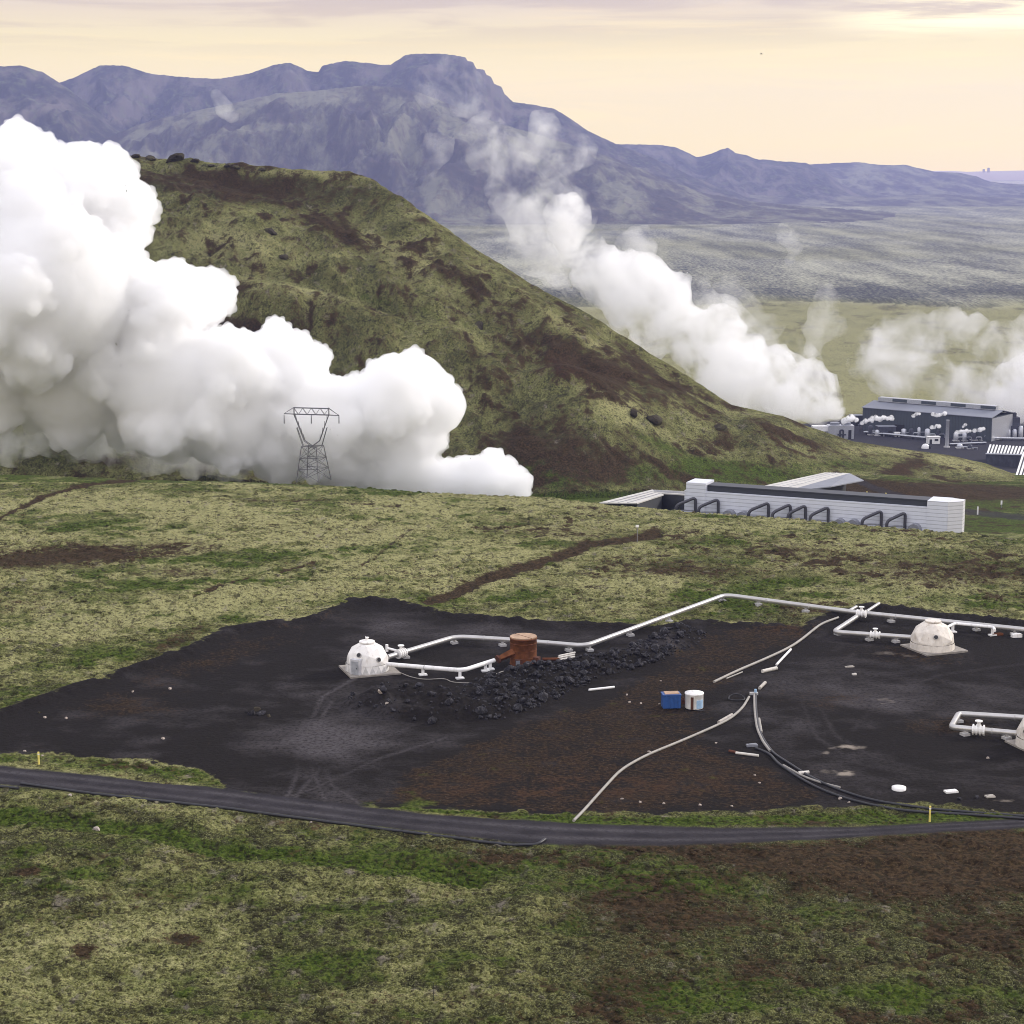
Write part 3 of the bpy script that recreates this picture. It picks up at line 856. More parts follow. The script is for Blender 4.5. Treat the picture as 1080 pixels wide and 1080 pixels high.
# ------------------------------------------------------------------ far mountains
def mountain(name, sil, foot_v, foot_z, m, seed, gully=1.0, back=0.5, nrow=90, dx=None, front=0.75, conc=1.5):
    """a range with its crest on the given (u, v, distance) points and its foot at distance*front"""
    u0, u1 = sil[0][0], sil[-1][0]
    U = np.arange(u0, u1 + 1, 1.1)
    sv = np.interp(U, [p[0] for p in sil], [p[1] for p in sil]); sy = np.interp(U, [p[0] for p in sil], [p[2] for p in sil])
    sv = sv + min(1.5, gully * 1.6) * fbm(U / 12, U * 0 + seed, 5, seed, 0.62)
    pts = np.array([at_y(a, b, c) for a, b, c in zip(U, sv, sy)])
    sl = pts[:, 0] / pts[:, 1]
    t = np.concatenate([np.linspace(0, 1, nrow), np.linspace(1.04, 1.6, 12)])
    T, SLm = np.meshgrid(t, sl, indexing='ij')
    ry_ = pts[None, :, 1]; rz_ = pts[None, :, 2]
    y = ry_ * (front + (1 - front) * T)
    x = SLm * y
    hgt = np.maximum(rz_ - foot_z, 0)
    g = np.where(T <= 1, np.clip(T, 0, 1) ** conc, 1 - (T - 1) * 1.6)
    z = foot_z + hgt * g
    e = np.sin(np.pi * np.clip(T, 0, 1))
    w = x + 160 * fbm(x / 600, y / 600, 3, seed + 3)
    gl = ridged(w / 380, y / 1500, 5, seed + 5, 0.55)
    z = z + hgt * 0.24 * gully * e * gl + hgt * 0.07 * e * ridged(w / 140, y / 700, 3, seed + 12) + hgt * 0.10 * e * fbm(x / 300, y / 300, 4, seed + 9)
    z = np.where(T > 1.59, -160, np.maximum(z, -160))
    z[0, :] -= 40
    V = np.stack([x, y, z], -1).reshape(-1, 3)
    nr_, nc_ = T.shape
    ii = np.arange(nr_ * nc_).reshape(nr_, nc_)
    F = np.stack([ii[:-1, :-1], ii[:-1, 1:], ii[1:, 1:], ii[1:, :-1]], -1).reshape(-1, 4)
    return tag(link(name, grid_mesh(name, V, F, [m])), kind="structure")


MT['mtn'] = mountain_mat("mountain_scree", (0.022, 0.022, 0.022), (0.105, 0.092, 0.080), (0.10, 0.115, 0.06))
MT['mtn2'] = mountain_mat("mountain_moss", (0.035, 0.032, 0.030), (0.15, 0.15, 0.10), (0.07, 0.052, 0.045))
MT['coast'] = flat_mat("far_coast_hazed", (0.42, 0.36, 0.34), 0.9)  # pale tone paints in the distance haze for the shore and its towers
D = 9600
mountain("mountain", [(-260, 92, D), (-150, 78, D), (-80, 86, D), (0, 92, D), (60, 88, D), (78, 82, D), (105, 69, D), (130, 69, D), (160, 78, D), (200, 82, D), (232, 83, D), (262, 78, D), (290, 68, D), (306, 66, D), (325, 75, D), (336, 76, D), (340, 69, D),
                      (365, 64, D), (400, 68, D), (412, 68.5, D), (416, 65, D), (421, 63, D), (427, 58, D), (445, 56.5, D), (470, 57, D), (491, 60, D), (493, 64, D), (499, 66, D), (502, 72, D), (511, 74, D), (513, 79, D), (518, 81, D), (521, 88, D), (529, 92, D), (532, 99, D), (541, 107.5, D), (545, 108, D), (560, 110, D), (585, 115, D), (600, 124, D), (620, 138, D), (650, 152, D),
                      (680, 163, D), (700, 172, D), (730, 186, D), (760, 198, D), (790, 208, D), (830, 216, D), (870, 240, D)], 215, -72, MT['mtn'], 301, 0.9, front=0.82)
mountain("mountain", [(-300, 60, 8500), (-100, 66, 8500), (0, 70, 8500), (22, 69, 8500), (45, 76, 8500), (70, 92, 8500), (95, 112, 8500), (120, 132, 8500), (150, 150, 8500), (190, 178, 8500), (240, 215, 8500), (270, 240, 8500)], 215, -76, MT['mtn'], 321, 0.8, front=0.80)
mountain("mountain", [(20, 240, 7900), (60, 186, 7900), (100, 150, 7900), (150, 130, 7900), (200, 118, 7900), (250, 108, 7900), (290, 99, 7900), (330, 96, 7900), (384, 90, 7900), (420, 92, 7900), (446, 99, 7900), (480, 112, 7900), (520, 128, 7900), (560, 140, 7900), (600, 152, 7900), (640, 164, 7900), (690, 184, 7900), (740, 203, 7900), (790, 212, 7900), (840, 217, 7900), (900, 221, 7900), (960, 226, 7900)],
         217, -80, MT['mtn2'], 341, 1.25, front=0.80)
E = 11500
mountain("mountain", [(560, 240, E), (600, 152, E), (660, 152, E), (700, 153, E), (715, 156, E), (735, 166, E), (748, 163, E), (760, 158, E), (768, 156, E), (776, 161, E), (800, 168, E), (822, 170, E), (850, 172, E), (870, 180, E), (890, 196, E), (920, 208, E), (960, 214, E), (1000, 235, E)], 212, -68, MT['mtn'], 361, 0.8, front=0.86)
E = 13000
mountain("mountain", [(740, 240, E), (800, 176, E), (860, 173, E), (905, 171, E), (930, 174, E), (955, 174, E), (985, 181, E), (1010, 182, E), (1030, 186, E), (1044, 191.5, E), (1060, 193.5, E), (1090, 194.5, E), (1200, 197, E), (1400, 200, E)], 206, -62, MT['mtn2'], 381, 0.5, front=0.84)
mountain("mountain", [(500, 240, 10500), (560, 214, 10500), (640, 210, 10500), (720, 207, 10500), (800, 203, 10500), (860, 206, 10500), (930, 208, 10500), (985, 204, 10500), (1030, 207, 10500), (1080, 209, 10500), (1200, 208, 10500), (1400, 205, 10500)], 216, -74, MT['mtn2'], 391, 0.5, front=0.90)
# sea and the far shore behind it
sea = MB()
sea.add([(-30000, 15200, -150), (40000, 15200, -150), (120000, 98000, -150), (-100000, 98000, -150)], [(0, 1, 2, 3)])
m_, nt_, out_ = new_mat("sea_water"); g_ = G(nt_); g_.bsdf(out_, (0.02, 0.03, 0.05), 0.25, 0, 0.5)
tag(sea.build("sea", m_), kind="structure")
coast = [(700, 186), (900, 184), (985, 180), (1005, 180), (1020, 181), (1034, 180.5), (1080, 179.5), (1200, 178), (1600, 182)]
cp = MB()
cv = []
for (u, v) in coast:
    p = at_y(u, v, 90000)
    q = at_y(u, v, 95000)
    cv.append((p, q))
vs = []; fs = []
for p, q in cv:
    vs += [(p.x, p.y - 500, -152), (p.x, p.y, p.z - 30), (q.x, q.y, p.z), (q.x, q.y + 3000, -152)]
for i in range(len(cv) - 1):
    for k_ in range(3):
        fs.append((i * 4 + k_, (i + 1) * 4 + k_, (i + 1) * 4 + k_ + 1, i * 4 + k_ + 1))
cp.add(vs, fs, True)
tag(cp.build("far_terrain", MT['coast']), kind="structure")

# ------------------------------------------------------------------ light
SUN_AZ, SUN_EL = math.radians(62), math.radians(25)
sdir = Vector((math.sin(SUN_AZ) * math.cos(SUN_EL), math.cos(SUN_AZ) * math.cos(SUN_EL), math.sin(SUN_EL)))
sl = bpy.data.lights.new("sun", 'SUN')
sl.energy = 2.2; sl.angle = math.radians(10); sl.color = (1.0, 0.94, 0.86)
so_ = bpy.data.objects.new("sun", sl); COL.objects.link(so_)
so_.rotation_euler = (-sdir).to_track_quat('-Z', 'Y').to_euler()
so_.location = (200, 300, 400)

w = bpy.data.worlds.new("World"); scene.world = w; w.use_nodes = True
nt = w.node_tree; nt.nodes.clear(); g = G(nt)
out = nt.nodes.new("ShaderNodeOutputWorld"); bg = nt.nodes.new("ShaderNodeBackground")
sky = nt.nodes.new("ShaderNodeTexSky"); sky.sky_type = 'NISHITA'; sky.sun_disc = False
sky.sun_elevation = SUN_EL; sky.sun_rotation = SUN_AZ; sky.altitude = 300; sky.air_density = 1.2; sky.dust_density = 1.5
dirv = g.n("ShaderNodeTexCoord").outputs['Generated']
sx = g.n("ShaderNodeSeparateXYZ"); g.put(sx.inputs[0], dirv)
ez = sx.outputs[2]
# overcast deck: lilac-grey high up, peach and cream low where the light comes through under it
ramp = g.n("ShaderNodeValToRGB")
g.put(ramp.inputs[0], g.math('MULTIPLY_ADD', ez, 1.0, 0.2))
SKYK = 1.0
stops = [(0.0, (0.05, 0.05, 0.05)), (0.195, (0.06, 0.06, 0.055)), (0.199, (1.28, 0.98, 0.40)), (0.215, (1.30, 1.02, 0.36)), (0.245, (1.24, 0.98, 0.38)), (0.268, (1.05, 0.86, 0.38)), (0.283, (0.86, 0.69, 0.44)), (0.296, (0.66, 0.55, 0.47)), (0.36, (0.84, 0.79, 0.77)), (0.6, (1.04, 1.03, 1.07)), (1.0, (1.18, 1.19, 1.26))]
el = ramp.color_ramp.elements
while len(el) < len(stops): el.new(0.5)
for e, (p, c) in zip(el, stops):
    e.position = p; e.color = (*c, 1)
st = g.noise(g.scale(dirv, (3.0, 3.0, 42.0)), 2.2, 7, 0.6, 2.0, 0.6)
st2 = g.noise(g.scale(dirv, (1.6, 1.6, 24.0)), 3.0, 6, 0.6, 2.0, 0.4)
low = g.math('SUBTRACT', 1.0, g.ss(0.02, 0.35, ez))
lit = g.mix(g.math('MULTIPLY', g.ss(0.50, 0.70, st), 0.45), ramp.outputs[0], g.mix(1.0, ramp.outputs[0], (1.16, 1.10, 0.92), 'MULTIPLY'))
dk = g.math('MULTIPLY', g.ss(0.44, 0.58, st2), g.ss(0.052, 0.082, ez))
lit = g.mix(g.math('MULTIPLY', dk, 0.75), lit, g.mix(1.0, ramp.outputs[0], (0.76, 0.72, 0.78), 'MULTIPLY'))
# brightening where the sun stands behind the cloud
dv = g.n("ShaderNodeVectorMath", operation='DOT_PRODUCT'); g.put(dv.inputs[0], dirv)
gd = Vector((0.275, 0.955, 0.080)).normalized(); dv.inputs[1].default_value = gd
band_ = g.math('SUBTRACT', 1.0, g.ss(0.003, 0.013, g.math('ABSOLUTE', g.math('SUBTRACT', ez, 0.0785))))
glow = g.math('MULTIPLY', g.math('MULTIPLY', g.ss(0.990, 0.9990, dv.outputs['Value']), band_), g.ss(0.38, 0.55, st))
lit = g.mix(g.math('MULTIPLY', glow, 0.95, clamp=True), lit, (1.55, 1.34, 0.72))
back_fill = g.ss(0.1, -0.8, sx.outputs[1])  # added fill: sky behind the camera brightened for the surfaces facing it
lit = g.mix(back_fill, lit, g.mix(1.0, lit, (1.5, 1.5, 1.53), 'MULTIPLY'))
nz_ = g.n("ShaderNodeVectorMath", operation='SCALE'); g.put(nz_.inputs[0], sky.outputs[0]); nz_.inputs['Scale'].default_value = 0.08
nish = nz_.outputs[0]
mixs = g.mix(0.85, nish, lit)
g.put(bg.inputs[0], mixs); bg.inputs[1].default_value = SKYK
nt.links.new(bg.outputs[0], out.inputs[0])

# ------------------------------------------------------------------ the air
hz = MB()
hz.box((0, 7350, 286), (23400, 15200, 918))
m_, nt_, out_ = new_mat("haze_air")
pv = nt_.nodes.new("ShaderNodeVolumePrincipled")
pv.inputs['Color'].default_value = (0.50, 0.55, 1.0, 1); pv.inputs['Density'].default_value = 4.5e-5; pv.inputs['Anisotropy'].default_value = 0.25
nt_.links.new(pv.outputs[0], out_.inputs['Volume'])
hzo = tag(hz.build("haze", m_), kind="stuff")

scene.view_settings.view_transform = 'Standard'; scene.view_settings.look = 'None'
scene.view_settings.gamma = 1.0; scene.view_settings.exposure = 0.36
scene.render.engine = 'CYCLES'
scene.cycles.use_denoising = True
scene.cycles.filter_width = 1.0
scene.cycles.max_bounces = 24; scene.cycles.diffuse_bounces = 4; scene.cycles.volume_bounces = 24; scene.cycles.transparent_max_bounces = 12

def ico(sub):
    bm = bmesh.new(); bmesh.ops.create_icosphere(bm, subdivisions=sub, radius=1.0)
    V = np.array([v.co[:] for v in bm.verts]); F = np.array([[v.index for v in f.verts] for f in bm.faces]); bm.free()
    return V, F


ICO = {s: ico(s) for s in (1, 2, 3)}



# ================================================================== things on the pad
def zpad(p, h):
    return Vector((p.x, p.y, ground_z(p.x, p.y) + h))


def geodome(base, R, hb, label, shell, door_az, ports, slab_rot, slab_size, group="domed well houses"):
    root = empty("well_dome", base, label, "well dome", group)
    # slab the dome stands on
    b = MB(); b.box((0.35, 0.15, 0.02), (slab_size[0], slab_size[1], 0.5), slab_rot); b.build("slab", MT['concrete'], root)
    z0 = 0.28
    # upper faceted shell
    bm = bmesh.new(); bmesh.ops.create_icosphere(bm, subdivisions=2, radius=R)
    bmesh.ops.rotate(bm, verts=bm.verts, cent=(0, 0, 0), matrix=Matrix.Rotation(math.radians(31.7), 3, 'X'))
    bmesh.ops.bisect_plane(bm, geom=bm.verts[:] + bm.edges[:] + bm.faces[:], plane_co=(0, 0, 0), plane_no=(0, 0, 1), clear_inner=True)
    bmesh.ops.bisect_plane(bm, geom=bm.verts[:] + bm.edges[:] + bm.faces[:], plane_co=(0, 0, R * 0.95), plane_no=(0, 0, 1), clear_outer=True)
    bmesh.ops.inset_individual(bm, faces=bm.faces[:], thickness=0.055, depth=0.03)
    bmesh.ops.translate(bm, verts=bm.verts, vec=(0, 0, z0 + hb))
    me = bpy.data.meshes.new("shell"); bm.to_mesh(me); bm.free(); me.materials.append(MT[shell])
    link("shell", me, root)
    # lower band of upright and hanging triangles
    n = 20
    m = MB()
    for k in range(n):
        a0, a1, am = 2 * math.pi * k / n, 2 * math.pi * (k + 1) / n, 2 * math.pi * (k + 0.5) / n
        P = lambda a, z, r=R: (r * math.cos(a), r * math.sin(a), z0 + z)
        m.cur = 0; m.add([P(a0, hb, R * 0.995), P(am, 0, R * 1.01), P(a1, hb, R * 0.995)], [(0, 1, 2)])
        m.cur = 1; m.add([P(a0, 0, R * 1.0), P(am, 0, R * 1.01), P(a0, hb, R * 0.995)], [(0, 1, 2)])
        m.add([P(am, 0, R * 1.01), P(a1, 0, R * 1.0), P(a1, hb, R * 0.995)], [(0, 1, 2)])
    m.build("skirt", [MT[shell], MT['seam2'] if shell == 'shell' else MT['shell_old']], root)
    # cap with its little flue
    zc = z0 + hb + R * 0.95
    c = MB(); c.lathe((0, 0, zc - 0.02), [(R * 0.36, -0.08), (R * 0.37, 0.02), (R * 0.36, 0.16), (R * 0.12, 0.26)], 20, False)
    cap = c.build("cap", MT[shell], root)
    if shell == 'shell':
        c = MB(); c.lathe((0.02, 0, zc + 0.18), [(0.19, 0), (0.19, 0.42), (0.32, 0.46), (0.32, 0.60)], 12, False); c.tube([(-0.2, 0, zc + 0.3), (-0.2, 0, zc + 0.95)], 0.07, 6)
        c.build("flue", MT['white'], cap)
    for az, elv in ports:
        a, e = math.radians(az), math.radians(elv)
        d = Vector((math.cos(a) * math.cos(e), math.sin(a) * math.cos(e), math.sin(e)))
        p = d * (R * 0.985) + Vector((0, 0, z0 + hb))
        q = MB(); q.tube([p - d * 0.15, p + d * 0.10], 0.42, 14, True, False); f = q.build("porthole", MT['seam'], root)
        q = MB(); q.tube([p, p + d * 0.125], 0.34, 14, True, False); q.build("pane", MT['dark'], f)
    if door_az is not None:
        a = math.radians(door_az); d = Vector((math.cos(a), math.sin(a), 0))
        q = MB(); q.box(d * (R * 0.96) + Vector((0, 0, z0 + 1.25)), (1.1, 1.75, 2.5), a); dr = q.build("door_frame", MT['grey_door_frame'], root)
        q = MB(); q.box(d * (R * 0.985) + Vector((0, 0, z0 + 1.12)), (1.1, 1.25, 2.15), a)
        dd = q.build("door", MT['grey_door'], root)
        q = MB(); q.box(d * (R * 0.985 + 0.58) + Vector((0.4 * -d.y, 0.4 * d.x, z0 + 1.1)), (0.1, 0.08, 0.22), a); q.build("handle", MT['dark'], dd)
    return root


def dome_at(u, v):
    p = at_z(u, v, 0.0); return Vector((p.x, p.y, ground_z(p.x, p.y)))


geodome(dome_at(387.5, 707.5), 3.55, 1.25, "clean white faceted dome on the left of the pad, with grey door and flue", 'shell', -116, [(-112, 31), (-52, 17)], math.radians(19), (8.4, 8.0))
geodome(dome_at(983, 684.5), 3.75, 1.1, "beige weathered dome at the right beyond the black gravel, one dark porthole in front", 'shell_old', None, [(-93, 24)], math.radians(22), (8.3, 8.0))
geodome(dome_at(1100, 788), 3.8, 1.3, "dome mostly cut off by the right edge of the photo, concrete slab showing", 'shell_old', None, [(-150, 20)], math.radians(20), (8.2, 7.8))


def pipeline(name, pix, r, h, label, supports, mat='pipe', cat="pipeline", group=None, bend=2.0, feet=True, supkind='block'):
    pts = [at_z(u, v, h) for u, v in pix] if not isinstance(pix[0], Vector) else pix
    root = empty(name, (pts[0].x, pts[0].y, 0), label, cat, group)
    m = MB(root.location); m.tube(round_path(pts, bend), r, 14)
    # flange rings between lengths of pipe
    pp = m.build("pipe", MT[mat], root)
    for a, b in zip(pts[:-1], pts[1:]):
        L_ = (b - a).length; n = int(L_ // 9)
        for k in range(1, n + 1):
            c = a + (b - a) * (k / (n + 1)); d = (b - a).normalized()
            fl = MB(root.location); fl.tube([c - d * 0.09, c + d * 0.09], r * 1.06, 14, True, False); fl.build("joint_band", MT['support'], pp)
    for (u, v) in supports:
        p = at_z(u, v, h)
        z = ground_z(p.x, p.y)
        s = MB(root.location)
        if supkind == 'block':
            s.box((p.x, p.y, z + 0.12), (1.1, 1.1, 0.5), 0.4); s.box((p.x, p.y, (z + h) / 2), (0.35, 0.35, h - z), 0.4)
            s.build("support", MT['support'], root)
        else:
            s.box((p.x, p.y, z + 0.1), (1.3, 0.9, 0.25), 0.3); s.box((p.x, p.y, (z + h - r) / 2 + 0.1), (0.45, 0.3, h - r - z), 0.3)
            s.build("support", MT['white'], root)
    return root


def valve(root, u, v, h, along, r, mat='white'):
    p = at_z(u, v, h) - root.location
    d = Vector(along).normalized()
    m = MB()
    for k in (-0.75, -0.25, 0.25, 0.75):
        m.tube([p + d * (k - 0.1), p + d * (k + 0.1)], r * 1.45, 14, True, False)
    m.tube([p - d * 0.9, p + d * 0.9], r * 1.1, 12)
    m.tube([p, p + Vector((0, 0, r * 2.4))], r * 0.45, 10); 
    m.tube([p + Vector((0, 0, r * 2.3)), p + Vector((0, 0, r * 2.55))], r * 1.0, 14, True, False)
    return m.build("valve", MT[mat], root)


MAINP = [(409, 693), (481, 671.5), (540, 675), (617, 681.5), (765, 627.5), (900, 645.5), (1086, 664.5), (1140, 670)]
p1_ = pipeline("pipeline", MAINP, 0.44, 1.15, "long thick pale main pipeline zigzagging behind the rusty tank to the right edge", [(428, 687), (479, 672), (530, 674.5), (600, 680), (622, 679.7), (665, 664), (706, 649), (762, 628.5), (800, 632), (850, 638.8), (940, 649.5), (985, 654), (1030, 658.5), (1070, 662.7)], bend=2.2)
valve(p1_, 423, 689, 1.15, at_z(481, 671.5, 1) - at_z(415, 691, 1), 0.55)
# handwheel arm beside the first dome
m = MB(p1_.location); a_ = at_z(421, 687, 1.6); b_ = at_z(408, 683.5, 1.9)
m.tube([a_, b_], 0.22, 8); m.tube([b_ + Vector((0, 0, -0.6)), b_ + Vector((0, 0, 0.6))], 0.25, 8); m.build("valve_arm", MT['white'], p1_)
p2_ = pipeline("pipeline", [(408, 700.5), (488, 707.2), (521, 696.5)], 0.36, 1.35, "thinner bright white pipe on white feet running from the left dome to the rusty duct", [(446, 703.7), (485, 707), (512, 699.5), (517, 697.8)], 'white', bend=1.6, supkind='post')
p3_ = pipeline("pipeline", [(908, 647.5), (879, 666.5), (965, 672.5)], 0.42, 1.1, "branch pipe turning back from the main pipeline to the beige dome", [(884, 663), (917, 669), (945, 671)], bend=1.4)
valve(p3_, 923, 669.6, 1.1, at_z(960, 672.2, 1) - at_z(882, 666.7, 1), 0.46)
valve(p3_, 908.5, 647, 1.5, at_z(900, 645.5, 1) - at_z(940, 649.5, 1), 0.5)
m = MB(p3_.location)
for (u0, v0, u1, v1) in ((914, 645, 927, 636.5), (896, 644, 903, 640)):
    m.tube([at_z(u0, v0, 1.1), at_z(u1, v1, 1.1)], 0.3, 10)
m.build("pipe_stub", MT['pipe'], p3_)
p4_ = pipeline("pipeline", [(994, 664), (1007, 657.5), (1048, 661.5), (1049, 665)], 0.26, 1.5, "slim white pipe leaving the right side of the beige dome on two feet", [(1005, 658.5), (1047, 661.5)], 'white', bend=0.8, supkind='post')
p5_ = pipeline("pipeline", [(1130, 760), (1011, 752.8), (1003, 767), (1090, 775)], 0.43, 1.0, "pale pipe loop bending beside the dome at the right edge, white valve on it", [(1011, 755), (1018, 768.6), (1062, 772.4)], bend=0.9)
valve(p5_, 1032, 769.8, 1.0, at_z(1080, 774, 1) - at_z(1005, 767.3, 1), 0.55)

# rusty silencer tank
tb = on_ground(552, 699.5)
root = empty("silencer_tank", tb, "rust brown upright steam tank with pale split lid and side duct", "tank")
m = MB(); m.lathe((0, 0, 0), [(2.32, 0), (2.28, 0.15), (2.22, 0.25), (2.22, 4.25), (2.30, 4.28), (2.30, 4.45), (2.2, 4.5)], 32); m.build("body", MT['rust'], root)
m = MB()
for k in range(3): m.lathe((0, 0, 1.2 + k * 1.2), [(2.22, -0.06), (2.27, -0.04), (2.27, 0.04), (2.22, 0.06)], 32)
m.build("hoop", MT['rust'], root)
for sg in (-1, 1):
    a0 = math.radians(-52 if sg > 0 else 128)
    pts = [(0.10 * math.cos(a0 + math.pi / 2), 0.10 * math.sin(a0 + math.pi / 2))]
    pts = [(2.12 * math.cos(a0 + math.pi * k / 14) + 0.12 * math.cos(a0 + math.pi / 2), 2.12 * math.sin(a0 + math.pi * k / 14) + 0.12 * math.sin(a0 + math.pi / 2)) for k in range(15)]
    m = MB(); m.prism(pts, 4.47, 4.66); m.build("lid", MT['lid'], root)
q = at_z(526, 695, 1.35) - tb; q2 = Vector((-1.9, -1.2, 2.1))
m = MB(); m.tube([q, q * 0.4 + q2 * 0.6, q2, q2 * 0.5], [0.5, 0.62, 0.85, 0.85], 4, True, False); m.build("inlet_duct", MT['rust'], root)
m = MB(); d_ = (q2 - q).normalized(); m.tube([q - d_ * 0.25, q + d_ * 0.05], 0.72, 14, True, False); m.build("flange", MT['rust_dark'], root)
m = MB(); m.box((-0.85, -2.35, 0.7), (1.0, 0.7, 1.1), 0.2); hb_ = m.build("hatch", MT['rust_dark'], root)
m = MB(); m.box((-0.92, -2.72, 0.75), (0.7, 0.06, 0.75), 0.2); m.build("cover", MT['duct'], hb_)
m = MB(); m.box((2.25, -1.3, 0.75), (0.9, 0.9, 1.3), -0.4); m.build("outlet_box", MT['rust_dark'], root)
a_, b_ = on_ground(572, 697), on_ground(590, 697)
m = MB(a_); m.tube([a_ + Vector((0, 0, 0.3)), b_ + Vector((0, 0, 0.3))], 0.26, 8)
tag(m.build("rusty_pipe", MT['rust']), "short rust coloured pipe lying right of the rusty tank", "pipe")
# pale boards stacked beside it
base_b = on_ground(598, 696)
for i, (du, dv, h) in enumerate(((0, 0, 0.15), (0.0, -2.2, 0.3), (0.5, -4.3, 0.45), (2, 2.2, 0.1))):
    a_ = at_z(588.5 + du, 696.3 + dv, h); b_ = at_z(606 + du, 692.6 + dv, h)
    m = MB(a_); m.tube([a_ + Vector((0, 0, ground_z(a_.x, a_.y))), b_ + Vector((0, 0, ground_z(b_.x, b_.y)))], 0.17, 8)
    tag(m.build("pipe_length", MT['pale_wood']), ["pale pipe length right of the rusty tank, second nearest of four", "pale pipe length right of the rusty tank, third nearest of four", "pale pipe length right of the rusty tank, farthest of four", "pale pipe length right of the rusty tank, nearest of four"][i], "pipe length", "pale pipe lengths laid beside the rusty tank")

# cable along the thin pipe
def lay(name, pix, r, mat, label, cat, group=None, h=0.0, bend=1.5, n=8, dens=1.5):
    P = [on_ground(u, v) for u, v in pix]
    P = round_path(P, bend)
    Q_ = [P[0]]
    for a, b in zip(P[:-1], P[1:]):
        k = max(1, int((b - a).length / dens))
        Q_ += [a + (b - a) * (j / k) for j in range(1, k + 1)]
    zs_ = np.array([ground_z(p.x, p.y) for p in Q_])
    kz = min(9, len(zs_))
    zp = np.pad(zs_, (kz // 2, kz // 2), mode='edge'); zsm = np.convolve(zp, np.ones(kz) / kz, 'same')[kz // 2:kz // 2 + len(zs_)]
    Q_ = [Vector((p.x, p.y, float(max(z1, z0 - r)) + r * 0.8 + h)) for p, z0, z1 in zip(Q_, zs_, zsm)]
    m = MB(Q_[0]); m.tube(Q_, r, n)
    return tag(m.build(name, MT[mat]), label, cat, group)


lay("cable", [(418, 708), (432, 714), (447, 717), (470, 715.5), (476, 719.5), (498, 721), (512, 716), (530, 708), (545, 705), (558, 702)], 0.07, 'hose', "thin pale cable snaking along the black ground under the white pipe", "cable")

# blue crate and white tank
p = on_ground(707.5, 746.5)
root = empty("blue_crate", p, "blue plastic crate with a pale top standing beside the white tank", "crate", None, 0.10)
m = MB(); m.box((0, 0, 1.15), (2.7, 1.9, 2.0)); m.build("body", MT['blue'], root)
m = MB(); m.box((0, 0, 2.2), (2.85, 2.05, 0.16)); lid_ = m.build("rim", MT['blue'], root)
m = MB(); m.box((0.1, 0.1, 2.32), (2.2, 1.5, 0.14)); m.build("lid", MT['lid'], root)
for k in (-1.1, 0, 1.1):
    m = MB(); m.box((k, 0, 0.08), (0.35, 1.8, 0.26)); m.build("foot", MT['dark'], root)
for k in (-0.9, -0.3, 0.3, 0.9):
    m = MB(); m.box((k, -0.98, 1.15), (0.12, 0.08, 1.8)); m.build("rib", MT['blue'], root)
p = on_ground(732, 747)
root = empty("white_tank", p, "round white plastic tank with a pale blue patch beside the blue crate", "tank", None, 0.0)
m = MB(); m.lathe((0, 0, 0.1), [(1.35, 0), (1.40, 0.1), (1.40, 2.15), (1.46, 2.2), (1.46, 2.36), (0.4, 2.5)], 24); m.build("body", MT['white_plastic'], root)
m = MB(); m.lathe((0, 0, 2.58), [(0.42, 0), (0.42, 0.14), (0.1, 0.16)], 16); m.build("cap", MT['white_plastic'], root)
a_ = math.radians(-62)
m = MB(); m.prism([(1.39 * math.cos(a_ + k * 0.08), 1.39 * math.sin(a_ + k * 0.08)) for k in range(-4, 8)] + [(1.44 * math.cos(a_ + k * 0.08), 1.44 * math.sin(a_ + k * 0.08)) for k in range(7, -5, -1)], 0.25, 1.55); m.build("patch", MT['pale_blue'], root)
m = MB(); a2 = math.radians(-108); m.box((1.42 * math.cos(a2), 1.42 * math.sin(a2), 1.1), (0.1, 0.42, 1.9), a2); m.build("slot", MT['rust_dark'], root)
lay("cable", [(727, 748), (733, 749.5), (738, 750.5), (742, 750)], 0.1, 'black_hose', "short black cable lying in front of the white tank", "cable")
p = on_ground(720.5, 742)
m = MB(p); m.box(p + Vector((0, 0, 0.35)), (0.5, 0.5, 0.7), 0.3); m.tube([p + Vector((0, 0, 0.7)), p + Vector((0, 0, 1.0))], 0.15, 8)
tag(m.build("canister", MT['rust_dark']), "small brown canister between the blue crate and the white tank", "canister")

# hoses and loose pipes
lay("hose", [(605, 866), (618, 853), (634, 835), (655, 812), (682, 797), (715, 784), (752, 768), (770, 759), (783, 748), (790, 736)], 0.19, 'hose', "pale hose curving from the brown soil down to the grassy road edge", "hose", None, 0, 5)
lay("hose", [(797, 731), (797.5, 752), (800, 770), (807, 784), (816, 796), (832, 806), (850, 818), (878, 832), (918, 845), (968, 852), (1010, 857), (1090, 861)], 0.19, 'black_hose', "long black hose sweeping to the right edge, upper of the two", "hose", "hoses sweeping across the pad to the right", 0, 5)
lay("hose", [(797, 790), (812, 796), (820, 806), (842, 821), (866, 834), (900, 846), (950, 855), (1000, 859), (1090, 865)], 0.19, 'black_hose', "long black hose sweeping to the right edge, lower of the two", "hose", "hoses sweeping across the pad to the right", 0, 5)
lay("hose", [(795.5, 732), (796, 752), (798.5, 770), (805, 784), (812, 793)], 0.19, 'hose', "pale upright looking stretch of hose joining the black hoses", "hose", None, 0, 5)
lay("hose", [(826, 808), (846, 819.5), (868, 827), (886, 831.5)], 0.16, 'hose', "pale thin hose lying between the two black hoses", "hose", None, 0, 4)
lay("long_pipe", [(753, 720), (778, 708), (805, 697), (833, 684), (850, 672), (866, 660), (884, 653)], 0.22, 'hose', "long pale thin pipe running up from the pad towards the main pipeline", "pipe", None, 0, 4)
